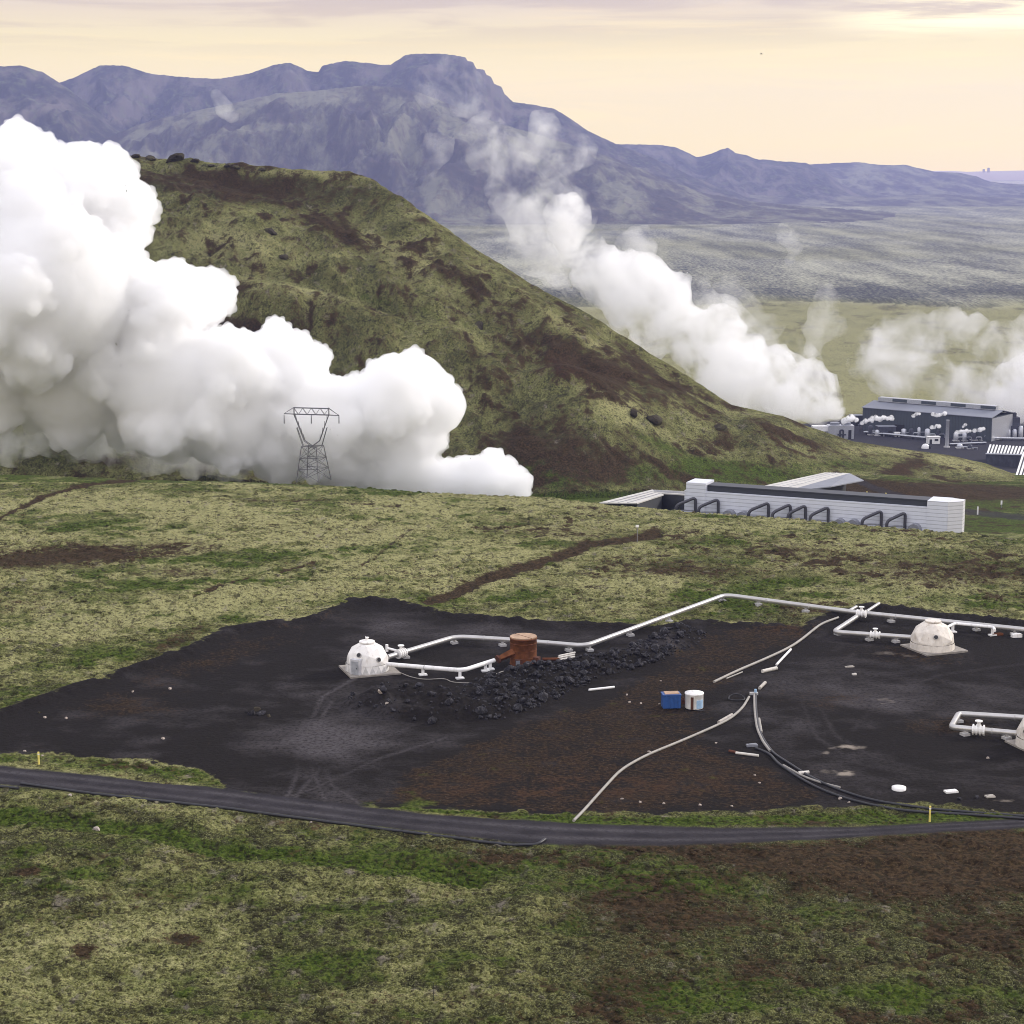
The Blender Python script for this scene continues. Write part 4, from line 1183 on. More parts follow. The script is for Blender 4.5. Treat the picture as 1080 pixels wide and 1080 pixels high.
loose = [((766, 716), (783, 709), 0.12, 'hose', "thin pale pipe lying against the long pale pipe"),
         ((819, 702), (834, 686), 0.2, 'white', "straight white pipe lying just right of the long pale pipe"),
         ((804, 709.5), (819, 706), 0.32, 'pale_wood', "thick short pale pipe lying below the straight white one"),
         ((801, 727), (807, 721), 0.26, 'old_pipe', "short grey pipe lying above the two hose ends"),
         ((758, 763), (772, 755), 0.24, 'old_pipe', "grey pipe lying alongside the pale hose bend"),
         ((800.5, 759), (803, 773), 0.2, 'hose', "pale pipe lying right beside the upright stretch of hose"),
         ((776, 795), (800, 798), 0.2, 'pale_wood', "pale plank like pipe pointing at the black hoses from the left"),
         ((769, 793), (778, 795), 0.2, 'rust_dark', "dark rusty rod left of the pale plank like pipe"),
         ((842, 817), (853, 816), 0.25, 'pale_wood', "small pale board across the black hoses"),
         ((621, 728.5), (648, 725.5), 0.2, 'white', "white pipe lying alone below the heap of rock")]
for (a, b, r, mt, lb) in loose:
    lay("loose_pipe", [a, b], r, mt, lb, "pipe", "loose pipes lying about the pad")
# black coil behind the hose ends
m = MB(on_ground(775, 737)); c0 = on_ground(777, 738)
m.tube([c0 + Vector((1.25 * math.cos(t_), 0.9 * math.sin(t_), 0.15 + 0.5 * max(0, math.sin(t_)))) for t_ in np.linspace(0, 2 * math.pi, 26)], 0.09, 6)
tag(m.build("hose_coil", MT['black_hose']), "ring of thin black hose left of the pale hose ends", "hose coil")
p = on_ground(795, 733)
root = empty("hose_coupling", p, "small pale coupling box where the two pale hoses end", "coupling")
m = MB(); m.box((0, 0, 0.25), (1.3, 0.5, 0.4)); m.build("body", MT['support'], root)
m = MB(); m.tube([(0.25, 0, 0.3), (0.25, 0, 0.95)], 0.2, 8); m.build("riser", MT['pale_blue'], root)
# scrap, covers, marker posts
for (u, v, w_, d_, h_, mt, nm, lb, ct) in ((948, 833, 1.9, 1.6, 0.35, 'white', "round_cover", "round white cover lying above the black hoses", "cover"),
                                          (1003, 836, 1.7, 0.9, 0.25, 'white_plastic', "flat_slab", "flat white slab right of the round white cover", "slab"),
                                          (1044, 841, 1.2, 0.8, 0.2, 'old_pipe', "flat_slab", "grey slab lying farthest right above the black hoses", "slab"),
                                          (896, 704, 1.5, 0.5, 0.15, 'old_pipe', "flat_board", "grey board lying alone in front of the beige dome", "board"),
                                          (901, 712, 0.7, 0.5, 0.2, 'pale_wood', "flat_board", "small pale board nearest below the grey one", "board"),
                                          (1052, 670, 2.0, 0.5, 0.35, 'rust', "scrap_block", "small rust coloured block on the far right of the pad", "scrap"),
                                          (1072, 672, 1.8, 0.8, 0.6, 'white_plastic', "scrap_block", "white block by the right edge under the main pipeline", "scrap"),
                                          (793, 787, 1.6, 0.7, 0.3, 'duct', "tarp_heap", "crumpled grey tarp left of the black hoses", "tarp")):
    p = on_ground(u, v); m = MB(p)
    if nm == "round_cover": m.lathe(p, [(w_ / 2, 0), (w_ / 2, h_), (w_ * 0.3, h_ + 0.08)], 20)
    else:
        m.box(p + Vector((0, 0, h_ / 2)), (w_, d_, h_), 0.2); m.box(p + Vector((0.1, 0.05, h_ + 0.03)), (w_ * 0.7, d_ * 0.6, 0.07), 0.35)
    tag(m.build(nm, MT[mt]), lb, ct)


def post(u, v, hgt, r, mat, label, cat, name, z=None, band=True):
    p = on_ground(u, v) if z is None else z
    root = empty(name, p, label, cat)
    m = MB(); m.tube([(0, 0, -0.2), (0, 0, hgt)], [r * 1.08, r], 8, True, False); m.build("pole", MT[mat], root)
    if band:
        m = MB(); m.tube([(0, 0, hgt * 0.82), (0, 0, hgt * 0.90)], r * 1.12, 8, True, False); m.build("reflector", MT['white_plastic'], root)
        m = MB(); m.tube([(0, 0, hgt), (0, 0, hgt + 0.05)], r * 1.15, 8, True, False); m.build("cap", MT[mat], root)
    return root


post(41, 806, 1.75, 0.13, 'yellow', "yellow marker post on the grass strip at the far left of the road", "marker post", "marker_post")
post(980.5, 866, 2.0, 0.12, 'yellow', "yellow marker post at the right on the roadside grass", "marker post", "marker_post")
post(457, 1056, 1.9, 0.035, 'dark', "thin dark stick standing in the moss near the bottom of the photo", "stick", "thin_stick", band=False)
sp_ = post(672, 572, 3.6, 0.07, 'duct', "thin grey pole on the brown track in front of the pale roof", "pole", "survey_pole", z=hit(672, 572, 300), band=False)
m = MB(); m.box((0, 0, 3.5), (0.75, 0.2, 0.5)); m.build("sign_plate", MT['white_plastic'], sp_)

# black pipe along the lower edge of the road
RB = [(-60, 825.5), (0, 829.5), (21, 830), (22, 827.5), (100, 838), (250, 855), (400, 874.5), (500, 886), (545, 890.5), (568, 891.5), (575, 886.5)]
lay("edge_pipe", [(u, v) for u, v in RB[3:]], 0.20, 'black_hose', "long black pipe lying along the lower edge of the road", "pipe", None, 0.0, 1.0)
lay("edge_pipe", [(-60, 826.5), (0, 830.5), (20, 832.5)], 0.20, 'black_hose', "short black pipe at the left edge of the photo below the road", "pipe", None, 0.0, 1.0)


# ------------------------------------------------------------------ stones
def rock_mesh(seed, mat, sub=2, flat=0.7):
    R = np.random.default_rng(seed)
    V, F = ICO[sub]
    V = V.copy()
    for _ in range(9):
        d = R.normal(size=3); d /= np.linalg.norm(d); c = R.uniform(0.45, 0.8)
        k = V @ d; V = V - np.outer(np.maximum(k - c, 0), d)
    V *= (R.uniform(0.8, 1.25), R.uniform(0.75, 1.1), R.uniform(0.55, 0.9) * flat / 0.7)
    V += R.normal(size=V.shape) * 0.035
    me = bpy.data.meshes.new("rock"); me.from_pydata(V.tolist(), [], F.tolist()); me.materials.append(MT[mat]); me.update()
    return me


RM = [rock_mesh(50 + k, 'rock') for k in range(9)]
PM = [rock_mesh(80 + k, 'rock_pale') for k in range(4)]
BMs = [rock_mesh(90 + k, 'rock_brown', 3) for k in range(3)]


def stone(name, me, p, s, label, cat, group=None, sink=0.25):
    o = link(name, me)
    o.location = (p.x, p.y, p.z + s * (0.55 - sink)); o.scale = (s, s, s)
    o.rotation_euler = (random.uniform(-0.4, 0.4), random.uniform(-0.4, 0.4), random.uniform(0, 6.28))
    return tag(o, label, cat, group)


hp = np.argwhere(HP > 0.9)
hp = hp[(np.abs(S[hp[:, 1]]) < 0.3)]
pick = RNG.permutation(len(hp))
cnt = 0
def heap_w(u, v):
    # the coarse blocks lie mostly on the right and far side of the heap
    return 0.12 + 0.88 * max(0, min(1, (u - 470) / 90)) if u < 560 else 1.0
rest = []
for q_ in pick:
    i, j = hp[q_]
    u, v = UU[i, j], VV[i, j]
    if random.random() > heap_w(u, v): continue
    p = Vector((XX[i, j], YY[i, j], zz[i, j]))
    if cnt < 270:
        stone("lava_block", RM[cnt % 9], p, random.choice((0.36, 0.42, 0.5, 0.6, 0.8)) * random.uniform(0.85, 1.25), "black lava block lying on the long heap of broken rock", "lava block", "black lava blocks on the rock heap", 0.1)
        cnt += 1
    else:
        rest.append(p)
        if len(rest) > 900: break
# the smaller rubble between the blocks
m_v, m_f, b = [], [], 0
for p in rest:
    V, F = ICO[1]
    s = random.uniform(0.16, 0.30)
    V = V * (s * random.uniform(0.7, 1.3), s * random.uniform(0.7, 1.3), s * random.uniform(0.6, 1)) + RNG.normal(size=V.shape) * s * 0.16 + np.array(p) + (0, 0, s * 0.3)
    m_v.append(V); m_f.append(F + b); b += len(V)
me = bpy.data.meshes.new("small_rubble"); me.from_pydata(np.concatenate(m_v).tolist(), [], np.concatenate(m_f).tolist()); me.materials.append(MT['rock'])
tag(link("small_rubble", me), "small broken lava rubble between the black blocks of the heap", "rubble", kind="stuff")
single = [(402, 745, 0.75, 'p', "large pale grey boulder at the left end of the rock heap"), (396, 751, 0.5, 'r', "dark boulder just below the pale one at the left end of the heap"), (408, 752, 0.35, 'p', "small pale stone right below the pale boulder at the heap"),
          (266, 754, 0.95, 'r', "black boulder, largest of the small stone pile on the left gravel"), (276, 754, 0.75, 'r', "black boulder at the right of the small stone pile"), (270, 750, 0.6, 'b', "brown boulder at the back of the small stone pile"), (260, 752, 0.45, 'r', "small black boulder at the left of the small stone pile"), (283, 756, 0.4, 'b', "small brown boulder lying apart right of the small stone pile"),
          (179, 727, 0.42, 'p', "pale stone on the left gravel, higher of the two"), (140, 730, 0.3, 'p', "small pale stone left of the higher pale stone"), (172, 779, 0.32, 'p', "pale stone alone on the lower left gravel"), (47, 757, 0.4, 'p', "pale stone at the left tip of the gravel"), (42, 752, 0.3, 'b', "brown stone behind the pale one at the left tip"), (70, 758, 0.3, 'p', "pale stone right of the brown one at the left tip"),
          (102, 873, 0.62, 'p', "round pale boulder in the green ditch below the road"), (26, 793, 0.28, 'p', "white stone at the top of the left grass strip"), (44.5, 796, 0.25, 'p', "small pale stone beside the left yellow post"),
          (74, 838, 0.35, 'p', "pale stone just under the road on the left"), (149, 853, 0.22, 'p', "small pale stone in the moss below the road"), (328, 867, 0.2, 'p', "tiny pale stone below the road middle"),
          (755, 784, 0.28, 'p', "white stone left of the dark rusty rod"), (801, 826, 0.28, 'p', "white stone low on the brown soil"), (796, 818, 0.2, 'p', "small white stone just above the low white stone"), (685, 793, 0.28, 'p', "pale stone on the brown soil left of the hose"), (664, 741, 0.3, 'p', "pale stone left of the blue crate"), (695, 743, 0.25, 'p', "pale stone touching the blue crate"), (676, 742, 0.25, 'p', "pale stone halfway between heap and crate"), (697, 718, 0.22, 'p', "pale stone above the blue crate"), (661, 733, 0.25, 'p', "pale stone below the rock heap"),
          (886, 843, 0.3, 'p', "pale stone beside the lower black hose"), (895, 847, 0.26, 'p', "small pale stone right of the other by the lower hose"), (1030, 842, 0.45, 'r', "black stone among the litter at the lower right"), (1012, 844, 0.4, 'r', "black stone below the flat white slab"), (656, 843, 0.26, 'p', "pale stone in the row above the grass strip, leftmost"), (700, 848, 0.26, 'p', "pale stone in the row above the grass strip, third"), (675, 846, 0.3, 'p', "pale stone in the row above the grass strip, second"), (738, 850, 0.28, 'p', "pale stone in the row above the grass strip, fourth"), (772, 851, 0.26, 'p', "pale stone in the row above the grass strip, rightmost"), (1042, 800, 0.3, 'p', "pale stone in front of the pipe loop at the right")]
for (u, v, s, k_, lb) in single:
    stone("boulder" if s > 0.6 else "stone", {'p': PM, 'r': RM, 'b': BMs}[k_][int(u) % (4 if k_ == 'p' else 3)], on_ground(u, v), s, lb, "boulder" if s > 0.6 else "stone")
# dark outcrops on the brow of the hill
for (u, v, s, lb) in ((184, 164, 5.2, "dark round rock standing highest on the brow of the hill"), (240, 175, 3.0, "low dark rock on the hill brow right of the highest one"), (205, 168, 3.2, "small dark rock just right of the highest hilltop rock"), (160, 168, 3.6, "dark rock at the left of the hill brow"), (222, 172, 2.4, "small dark rock, middle of the hill brow"), (250, 172, 2.6, "dark rock, second from the right on the hill brow"), (276, 176, 2.2, "flat dark rock, rightmost on the hill brow"), (142, 168, 3.2, "dark rock beside the steam, leftmost on the hill brow")):
    yy_ = float(np.interp((u - 540) / FPX / (CP + 0.18 * SP), rx[:, 0], rx[:, 1])) - 6
    p = at_y(u, v, yy_); p.z = ground_z(p.x, p.y)
    o = stone("hilltop_rock", BMs[int(u) % 3], p, s * 0.7 if u != 184 else s * 0.85, lb, "rock", "dark rocks along the brow of the hill", 0.3)
    o.scale[2] *= 0.75
for (u, v, s, lb) in ((690, 445, 3.6, "dark crag low on the right flank of the hill"), (668, 438, 2.4, "small dark crag left of the low right crag"), (760, 452, 2.6, "dark crag far down the right flank of the hill"), (505, 345, 3.2, "dark rock in the middle of the hill face"), (285, 246, 3.4, "dark rock on the pale slope under the hill brow"), (300, 272, 2.4, "smaller dark rock below the one on the pale slope")):
    p = hit(u, v, 560, 1000)
    stone("hillside_crag", BMs[int(u) % 3], p, s, lb, "crag", "dark crags on the face of the hill", 0.5)

# ------------------------------------------------------------------ lattice pylon
pb = hit(330, 505.5, 440, 540)
yk = pb.y
mpp = (yk * CP + (H - pb.z) * SP) / FPX
root = empty("transmission_tower", pb, "dark steel lattice pylon in front of the white steam cloud", "pylon")
X = lambda u: (u - 331.5) * mpp
Z = lambda v: (507 - v) * mpp
bars = MB()
def bar(mb, a, b, r=0.085): mb.tube([a, b], r, 4, True, False)
wl = 1.55
base = [(X(316), -3.2, -0.3), (X(316) + 2.2, 3.4, 0.3), (X(349.5), 3.2, -0.3), (X(349.5) - 2.2, -3.4, 0.3)]
base = [(X(315), -2.6, -0.5), (X(324), 3.0, -0.2), (X(349.8), 2.6, -0.5), (X(338.5), -3.0, -0.2)]
top_ = [(X(320.5), -1.0, Z(471.5)), (X(327), 1.2, Z(471.5)), (X(343), 1.0, Z(471.5)), (X(336), -1.2, Z(471.5))]
for k in range(4): bar(bars, base[k], top_[k], 0.11)
lv_ = [0, 0.36, 0.66, 1.0]
pt = lambda k, t_: Vector(base[k]).lerp(Vector(top_[k]), t_)
for a, b in zip(lv_[:-1], lv_[1:]):
    for k in range(4):
        j = (k + 1) % 4
        bar(bars, pt(k, b), pt(j, b)); bar(bars, pt(k, a), pt(j, b), 0.06); bar(bars, pt(j, a), pt(k, b), 0.06)
bars.build("base_frame", MT['steel'], root)
arms = MB()
for sg, uL, uT in ((-1, 322, 313), (1, 341.5, 349.5)):
    lo = [(X(uL), -0.9, Z(471.5)), (X(uL) + 0.0, 0.9, Z(471.5))]
    cr = X(331.5)
    for dy in (-0.8, 0.8):
        bar(arms, (X(331.5) + sg * -0.8, dy, Z(474)), (X(331.5) + sg * 2.0, dy, Z(466)), 0.10)
        bar(arms, (X(331.5) + sg * 2.0, dy, Z(466)), (X(uT), dy * 0.6, Z(438)), 0.11)
        bar(arms, (X(uL), dy, Z(471.5)), (X(331.5) + sg * 4.0, dy * 0.8, Z(452)), 0.09)
    zs = [466, 459, 452, 445, 438]
    for q0, q1 in zip(zs[:-1], zs[1:]):
        f0 = (466 - q0) / 28; f1 = (466 - q1) / 28
        xa = X(331.5) + sg * 2.0; xb = X(uT)
        bar(arms, (xa + (xb - xa) * f0, -0.8 + 0.32 * f0, Z(q0)), (xa + (xb - xa) * f1, 0.8 - 0.32 * f1, Z(q1)), 0.06)
        bar(arms, (xa + (xb - xa) * f1 - sg * 0.45, -0.6, Z(q1)), (xa + (xb - xa) * f0 - sg * 0.0, 0.6, Z(q0)), 0.06)
    bar(arms, (X(uT), -0.4, Z(438)), (X(uT), -0.4, Z(431)), 0.1); bar(arms, (X(uT), 0.4, Z(438)), (X(uT), 0.4, Z(431)), 0.1)
arms.build("fork_arm", MT['steel'], root)
ca = MB()
for dy in (-0.45, 0.45):
    bar(ca, (X(302.5), 0, Z(437.3)), (X(313), dy, Z(437.8)), 0.09); bar(ca, (X(313), dy, Z(437.8)), (X(349.5), dy, Z(438.8)), 0.1); bar(ca, (X(349.5), dy, Z(438.8)), (X(360), 0, Z(439.3)), 0.09)
    bar(ca, (X(312.5), dy, Z(431)), (X(350), dy, Z(432)), 0.1)
    bar(ca, (X(302.5), 0, Z(437.3)), (X(312.5), dy, Z(431)), 0.06); bar(ca, (X(360), 0, Z(439.3)), (X(350), dy, Z(432)), 0.06)
    us = np.linspace(313, 349.5, 9)
    for i in range(8):
        z0_, z1_ = (438.2, 431.5) if i % 2 else (431.5, 438.2)
        bar(ca, (X(us[i]), dy, Z(z0_)), (X(us[i + 1]), dy, Z(z1_)), 0.05)
ca.build("crossarm", MT['steel'], root)
for u_ in (302.5, 331, 360):
    m = MB(); m.tube([(X(u_), 0, Z(438.3)), (X(u_), 0, Z(448))], 0.10, 6, True, False)
    for k in range(7): m.lathe((X(u_), 0, Z(441 + k)), [(0.16, 0), (0.16, 0.1)], 8, False)
    m.build("insulator", MT['glassins'], root)

# ------------------------------------------------------------------ white pipe gallery behind the brow
ZT = -5.0
FL, FR = at_z(722, 517.0, ZT), at_z(1000, 536.5, ZT)
ax = (FR - FL).normalized(); nrm = Vector((-ax.y, ax.x, 0))
if nrm.y < 0: nrm = -nrm
Lg = (FR - FL).length
root = empty("pipe_gallery", (FL.x, FL.y, ZT - 8.5), "long white clad building with dark roof band and pipe loops along its wall", "building", None, math.atan2(ax.y, ax.x))
loc = lambda x_, y_, z_: Vector((x_, y_, z_))     # along the wall, behind it, above its foot
sU = lambda u: max(0, min(Lg, ((lambda p: (p - FL).dot(ax))(at_z(u, 517 + (u - 722) * 19.5 / 278, ZT)))))
m = MB(); m.box((Lg / 2, 3.5, 4.25), (Lg, 7.0, 8.5)); m.build("wall", MT['clad'], root)
m = MB(); m.box(((sU(745) + sU(978)) / 2, 3.8, 9.35), (sU(978) - sU(745), 5.6, 1.7)); m.build("roof_band", MT['darkroof'], root)
m = MB(); m.box(((sU(724) + sU(744.5)) / 2, 3.4, 5.4), (sU(744.5) - sU(724), 7.3, 10.8)); m.build("end_block", MT['clad'], root)
m = MB(); m.box(((sU(978) + Lg) / 2, 3.4, 5.1), (Lg - sU(978), 7.3, 10.35)); m.build("end_block", MT['clad'], root)
e0 = at_z(1012, 538.3, ZT) - FL
ex_, ey_ = e0.dot(ax), max(e0.dot(nrm), 3.0)
m = MB(); m.prism([(Lg + 0.02, -0.2), (ex_, ey_), (ex_, ey_ + 3), (Lg + 0.02, 7)], 0.05, 10.2); m.build("end_wall", MT['clad_sunlit'], root)
m = MB(); m.box((Lg + 1.2, 1.2, 1.0), (1.6, 1.0, 2.0)); m.build("door", MT['dark'], root)
for (ul, ur) in ((717, 735), (741, 759), (794, 812), (819, 835), (835.5, 851), (859, 875), (914, 931), (940, 956)):
    x1 = sU(ur) if ur > 722 else (ur - 722) * 0.25; x0 = x1 - (ur - ul) * 0.262
    pts = [(x0, -3.6, 1.0), (x0, -3.6, 4.7), (x1, -1.0, 6.9), (x1, -1.0, 1.0)]
    m = MB(); m.tube(round_path(pts, 1.1), 0.42, 10); lp = m.build("pipe_loop", MT['loop'], root)
    m = MB(); m.tube([(x0 + 0.3, -3.2, 3.3), (x1 - 0.3, -1.2, 3.3)], 0.16, 6); m.tube([(x0 + 1.2, -3.0, 1.2), (x1 - 0.8, -1.9, 1.2)], 1.25, 12); m.build("crosspipe", MT['duct'], lp)
for (ul, ur, v) in ((765, 777, 530), (780, 791, 531), (882, 893, 541), (896, 908, 542), (960, 973, 546.5)):
    x0, x1 = sU(ul), sU(ur); r_ = (x1 - x0) / 2
    m = MB(); m.tube([((x0 + x1) / 2, 0.5, 2.6), ((x0 + x1) / 2, -2.6, 2.6)], r_, 18, True, False); m.box(((x0 + x1) / 2, -1.0, 1.2), (2 * r_, 3.1, 2.6)); m.build("arched_duct", MT['duct'], root)

# pale roofs beside it
def shed(name, quad, back, label, wall_h, roof='paleroof'):
    """roof plate on four (u, v, distance) corners over dark walls"""
    P = [at_y(*q) for q in quad]
    c = sum(P, Vector()) / 4
    gz = min(ground_z(p.x, p.y) for p in P)
    root = empty(name, (c.x, c.y, gz), label, "shed", "pale roofed sheds by the white gallery")
    m = MB(root.location); m.slab(P, 0.35); rf_ = m.build("roof", MT[roof], root)
    m = MB(root.location)
    for k in range(1, 4):
        a = P[0].lerp(P[1], k / 4); b = P[3].lerp(P[2], k / 4)
        m.tube([a + Vector((0, 0, 0.05)), b + Vector((0, 0, 0.05))], 0.10, 4, True, False)
    m.build("ridge_strip", MT['duct'], rf_)
    I = [c + (p - c) * 0.93 for p in P]
    vs = []
    for p in I: vs += [(p.x, p.y, p.z - 0.36), (p.x, p.y, min(gz, ground_z(p.x, p.y)) - 0.5)]
    n = 4
    m = MB(root.location); m.add(vs, [(2 * i, 2 * i + 1, (2 * i + 3) % 8, (2 * i + 2) % 8) for i in range(4)])
    m.build("wall", MT['shedwall'], root)
    if back:
        Bk = [at_y(*q) for q in back]
        m = MB(root.location); m.slab(Bk, 0.3); m.build("back_roof", MT['hallroof'], root)
    return root


shed("low_shed", [(786, 516.5, 560), (826, 518.5, 545), (896, 499, 640), (870, 498.2, 655)], [(896, 499, 640), (911, 506.5, 632), (876, 513, 560), (826, 518.7, 545)], "low shed with long pale roof pointing up to the dirt bank", 4)
shed("low_shed", [(632, 530, 560), (672, 530.5, 545), (700, 521.5, 590), (688, 516.2, 615)], None, "flat pale roofed shed at the left end of the white gallery", 4)
shed("low_shed", [(688, 516.4, 616), (690, 519.5, 600), (730, 522.0, 575), (730, 518.6, 590)], None, "narrow pale canopy between the left shed and the white gallery", 4)
# roadside posts beyond
for (u, v, h_, lb) in ((934, 527, 2.2, "yellow post on the grass behind the white gallery roof"), (1031, 543, 2.5, "pale post on the far road at the right"), (914, 524, 1.8, "small pale post left of the yellow post behind the gallery")):
    post(u, v, h_, 0.22, 'yellow' if u != 1031 else 'white', lb, "marker post", "marker_post", z=hit(u, v, 500, 900), band=False)
p = hit(1056, 536, 500, 900)
root = empty("signpost", p, "small white sign on the dark soil above the far road", "sign")
m = MB(); m.tube([(0, 0, -0.2), (0, 0, 1.2)], 0.1, 6); m.build("pole", MT['duct'], root)
m = MB(); m.box((0, 0, 1.7), (0.5, 0.15, 1.3)); m.build("sign_plate", MT['white_plastic'], root)

# ================================================================== the power plant down on the plain
ZE = -77.0
EL, ER = at_z(910, 430.0, ZE), at_z(1046, 441.0, ZE)
ax = (ER - EL).normalized(); nrm = Vector((-ax.y, ax.x, 0))
if nrm.y < 0: nrm = -nrm
Lh = (ER - EL).length
root = empty("power_hall", (EL.x, EL.y, -92.5), "long slate clad power hall with grey roof and white roof vents", "building", None, math.atan2(ax.y, ax.x))
hE = ZE + 92.5
m = MB(); m.box((Lh / 2, 17, hE / 2), (Lh, 34, hE)); m.build("wall", MT['hallwall'], root)
RB_ = at_z(922, 420.5, ZE + 3.5)
m = MB(); m.add([(-0.6, -0.8, hE), (Lh + 0.6, -0.8, hE), (Lh + 0.6, 17, hE + 3.2), (-0.6, 17, hE + 3.2), (Lh + 0.6, 34.8, hE), (-0.6, 34.8, hE), (-0.6, -0.8, hE + 0.4), (Lh + 0.6, -0.8, hE + 0.4), (Lh + 0.6, 17, hE + 3.6), (-0.6, 17, hE + 3.6), (Lh + 0.6, 34.8, hE + 0.4), (-0.6, 34.8, hE + 0.4)],
                  [(6, 7, 8, 9), (9, 8, 10, 11), (0, 1, 7, 6), (0, 6, 9, 3), (3, 9, 11, 5), (1, 2, 8, 7), (2, 4, 10, 8), (4, 5, 11, 10), (0, 3, 2, 1), (3, 5, 4, 2)])
m.build("roof", MT['hallroof'], root)
for k in range(4):
    x0 = 4 + k * (Lh - 8) / 4
    m = MB(); m.box((x0 + (Lh - 8) / 8, 17, hE + 4.9), ((Lh - 8) / 4 - 0.3, 5.5, 2.8)); vt = m.build("roof_vent", MT['silver'], root)
    m = MB(); m.box((x0 + (Lh - 8) / 5.2, 14.2, hE + 5.0), ((Lh - 8) / 8, 0.3, 2.0)); m.build("louvre", MT['hallwall'], vt)
m = MB(); m.box((Lh * 0.3, -0.15, 3.0), (7, 0.3, 6.0)); m.build("door", MT['dark'], root)
m = MB(); m.box((Lh + 0.15, 17, 7.5), (0.3, 33.0, 15.0)); m.build("end_panel", MT['silver'], root)


def ground_at(u, v): return hit(u, v, 1020, 1480)


# cooling tower at the foot of the right plume
p = ground_at(887, 463)
root = empty("cooling_tower", p, "white box shaped cooling unit with dark duct under the right steam plume", "cooling tower")
k_ = (p.y * CP + (H - p.z) * SP) / FPX
m = MB(); m.box((0, 4, 4.2), (27 * k_, 9, 9.4)); m.build("body", MT['silver'], root)
m = MB(); m.box((-21 * k_, 5, 6.5), (17 * k_, 7, 3.4)); m.build("side_wing", MT['white'], root)
m = MB(); m.tube(round_path([(-1.5 * k_, -1.0, 0), (-1.5 * k_, -1.0, 6.0), (2.0 * k_, -1.0, 6.0), (2.0 * k_, -1.0, 0)], 0.8), 0.55, 8); m.tube([(-4 * k_, -1, 3), (5 * k_, -1, 3)], 0.5, 8); m.build("duct", MT['industrial'], root)
m = MB(); m.box((9 * k_, -0.6, 3.0), (2.0, 0.4, 6)); m.build("door", MT['dark'], root)
for x_ in (-6 * k_, 6 * k_):
    m = MB(); m.lathe((x_, 4, 8.9), [(3.4, 0), (3.0, 0.8), (3.2, 1.6)], 18); m.build("fan_ring", MT['hallroof'], root)

# chimney
p = ground_at(998.5, 472)
root = empty("chimney", p, "tall pale grey vent stack standing in front of the power hall", "chimney")
m = MB(); m.lathe((0, 0, 0), [(1.35, -0.5), (1.2, 0.5), (1.05, 17.2), (1.15, 17.3), (1.15, 17.8)], 16); m.build("stack", MT['silver'], root)
m = MB(); m.lathe((0, 0, -0.4), [(2.0, 0), (2.0, 1.3)], 16); m.build("base", MT['support'], root)
m = MB(); m.tube([(1.25, -0.4, 0), (1.15, -0.4, 17)], 0.12, 4); m.build("ladder", MT['steel'], root)

# loose plant gear, each its own thing
def boxy(u, v, w_, d_, h_, mat, name, label, cat, rot=0.18, extras=()):
    p = ground_at(u, v)
    root = empty(name, p, label, cat, None, rot)
    m = MB(); m.box((0, 0, h_ / 2 - 0.2), (w_, d_, h_ + 0.4)); m.build("body", MT[mat], root)
    m = MB(); m.box((0, 0, h_ + 0.2), (w_ + 0.5, d_ + 0.5, 0.4)); m.build("roof", MT['hallroof' if mat != 'white' else 'white'], root)
    for (x_, z_, ww, hh_, mt) in extras:
        q = MB(); q.box((x_, -d_ / 2 - 0.08, z_), (ww, 0.2, hh_)); q.build("door" if z_ < hh_ else "window", MT[mt], root)
    return root


boxy(984, 468, 8.0, 4, 4.4, 'white', "white_cabin", "white cabin left of the foot of the grey vent stack", "cabin", 0.1, ((-2.2, 1.5, 1.6, 3.0, 'dark'), (1.6, 2.6, 2.4, 1.2, 'dark')))
boxy(934, 459, 12.0, 7, 6.0, 'industrial', "dark_shed", "dark shed in front of the left end of the power hall", "shed", 0.12, ((2, 1.8, 3, 3.6, 'dark'),))
boxy(946, 461, 3.4, 3, 2.6, 'white', "white_cabin", "tiny white cabin beside the dark shed", "cabin", 0.1, ((0, 1.0, 1.0, 2.0, 'dark'),))
boxy(903, 449, 9, 6, 7, 'industrial', "dark_shed", "dark annex at the far left of the power hall", "shed", 0.1, ((0, 1.6, 2.4, 3.2, 'dark'),))
p = ground_at(976, 473)
root = empty("storage_dome", p, "small white round tank at the brow of the hill foot", "tank")
m = MB(); m.lathe((0, 0, 0), [(2.6, -0.6), (2.55, 0.8), (2.2, 1.9), (1.4, 2.7), (0.3, 3.0)], 20); m.build("body", MT['white'], root)
m = MB(); m.box((2.4, -1.5, 0.8), (1.0, 1.0, 1.6), 0.5); m.build("hatch", MT['dark'], root)
# pipe racks across the yard
def rack(u0, v0, u1, v1, h_, label, n=3):
    a, b = ground_at(u0, v0), ground_at(u1, v1)
    root = empty("pipe_rack", a, label, "pipe rack", "pipe racks in the yard of the plant")
    d = (b - a); s = Vector((-d.y, d.x, 0)).normalized()
    for k in range(n):
        m = MB(); m.tube([s * (k * 1.1) + Vector((0, 0, h_)), d + s * (k * 1.1) + Vector((0, 0, h_))], 0.45, 8); m.build("pipe", MT['silver' if k % 2 == 0 else 'duct'], root)
    for t_ in np.linspace(0.03, 0.97, 6):
        m = MB(); c = d * float(t_); m.box(c + Vector((0, 0, h_ / 2 - 0.2)) + s * 1.1, (0.4, 3.2, h_), math.atan2(d.y, d.x)); m.build("trestle", MT['industrial'], root)
    return root


rack(911, 458.5, 976, 464.5, 1.8, "light pipe rack crossing the yard below the dark shed")
rack(1046, 465, 1100, 466, 1.6, "pipe rack at the right edge above the slatted building")
rack(1002, 471, 1040, 469, 1.2, "low pipe rack right of the grey vent stack", 2)
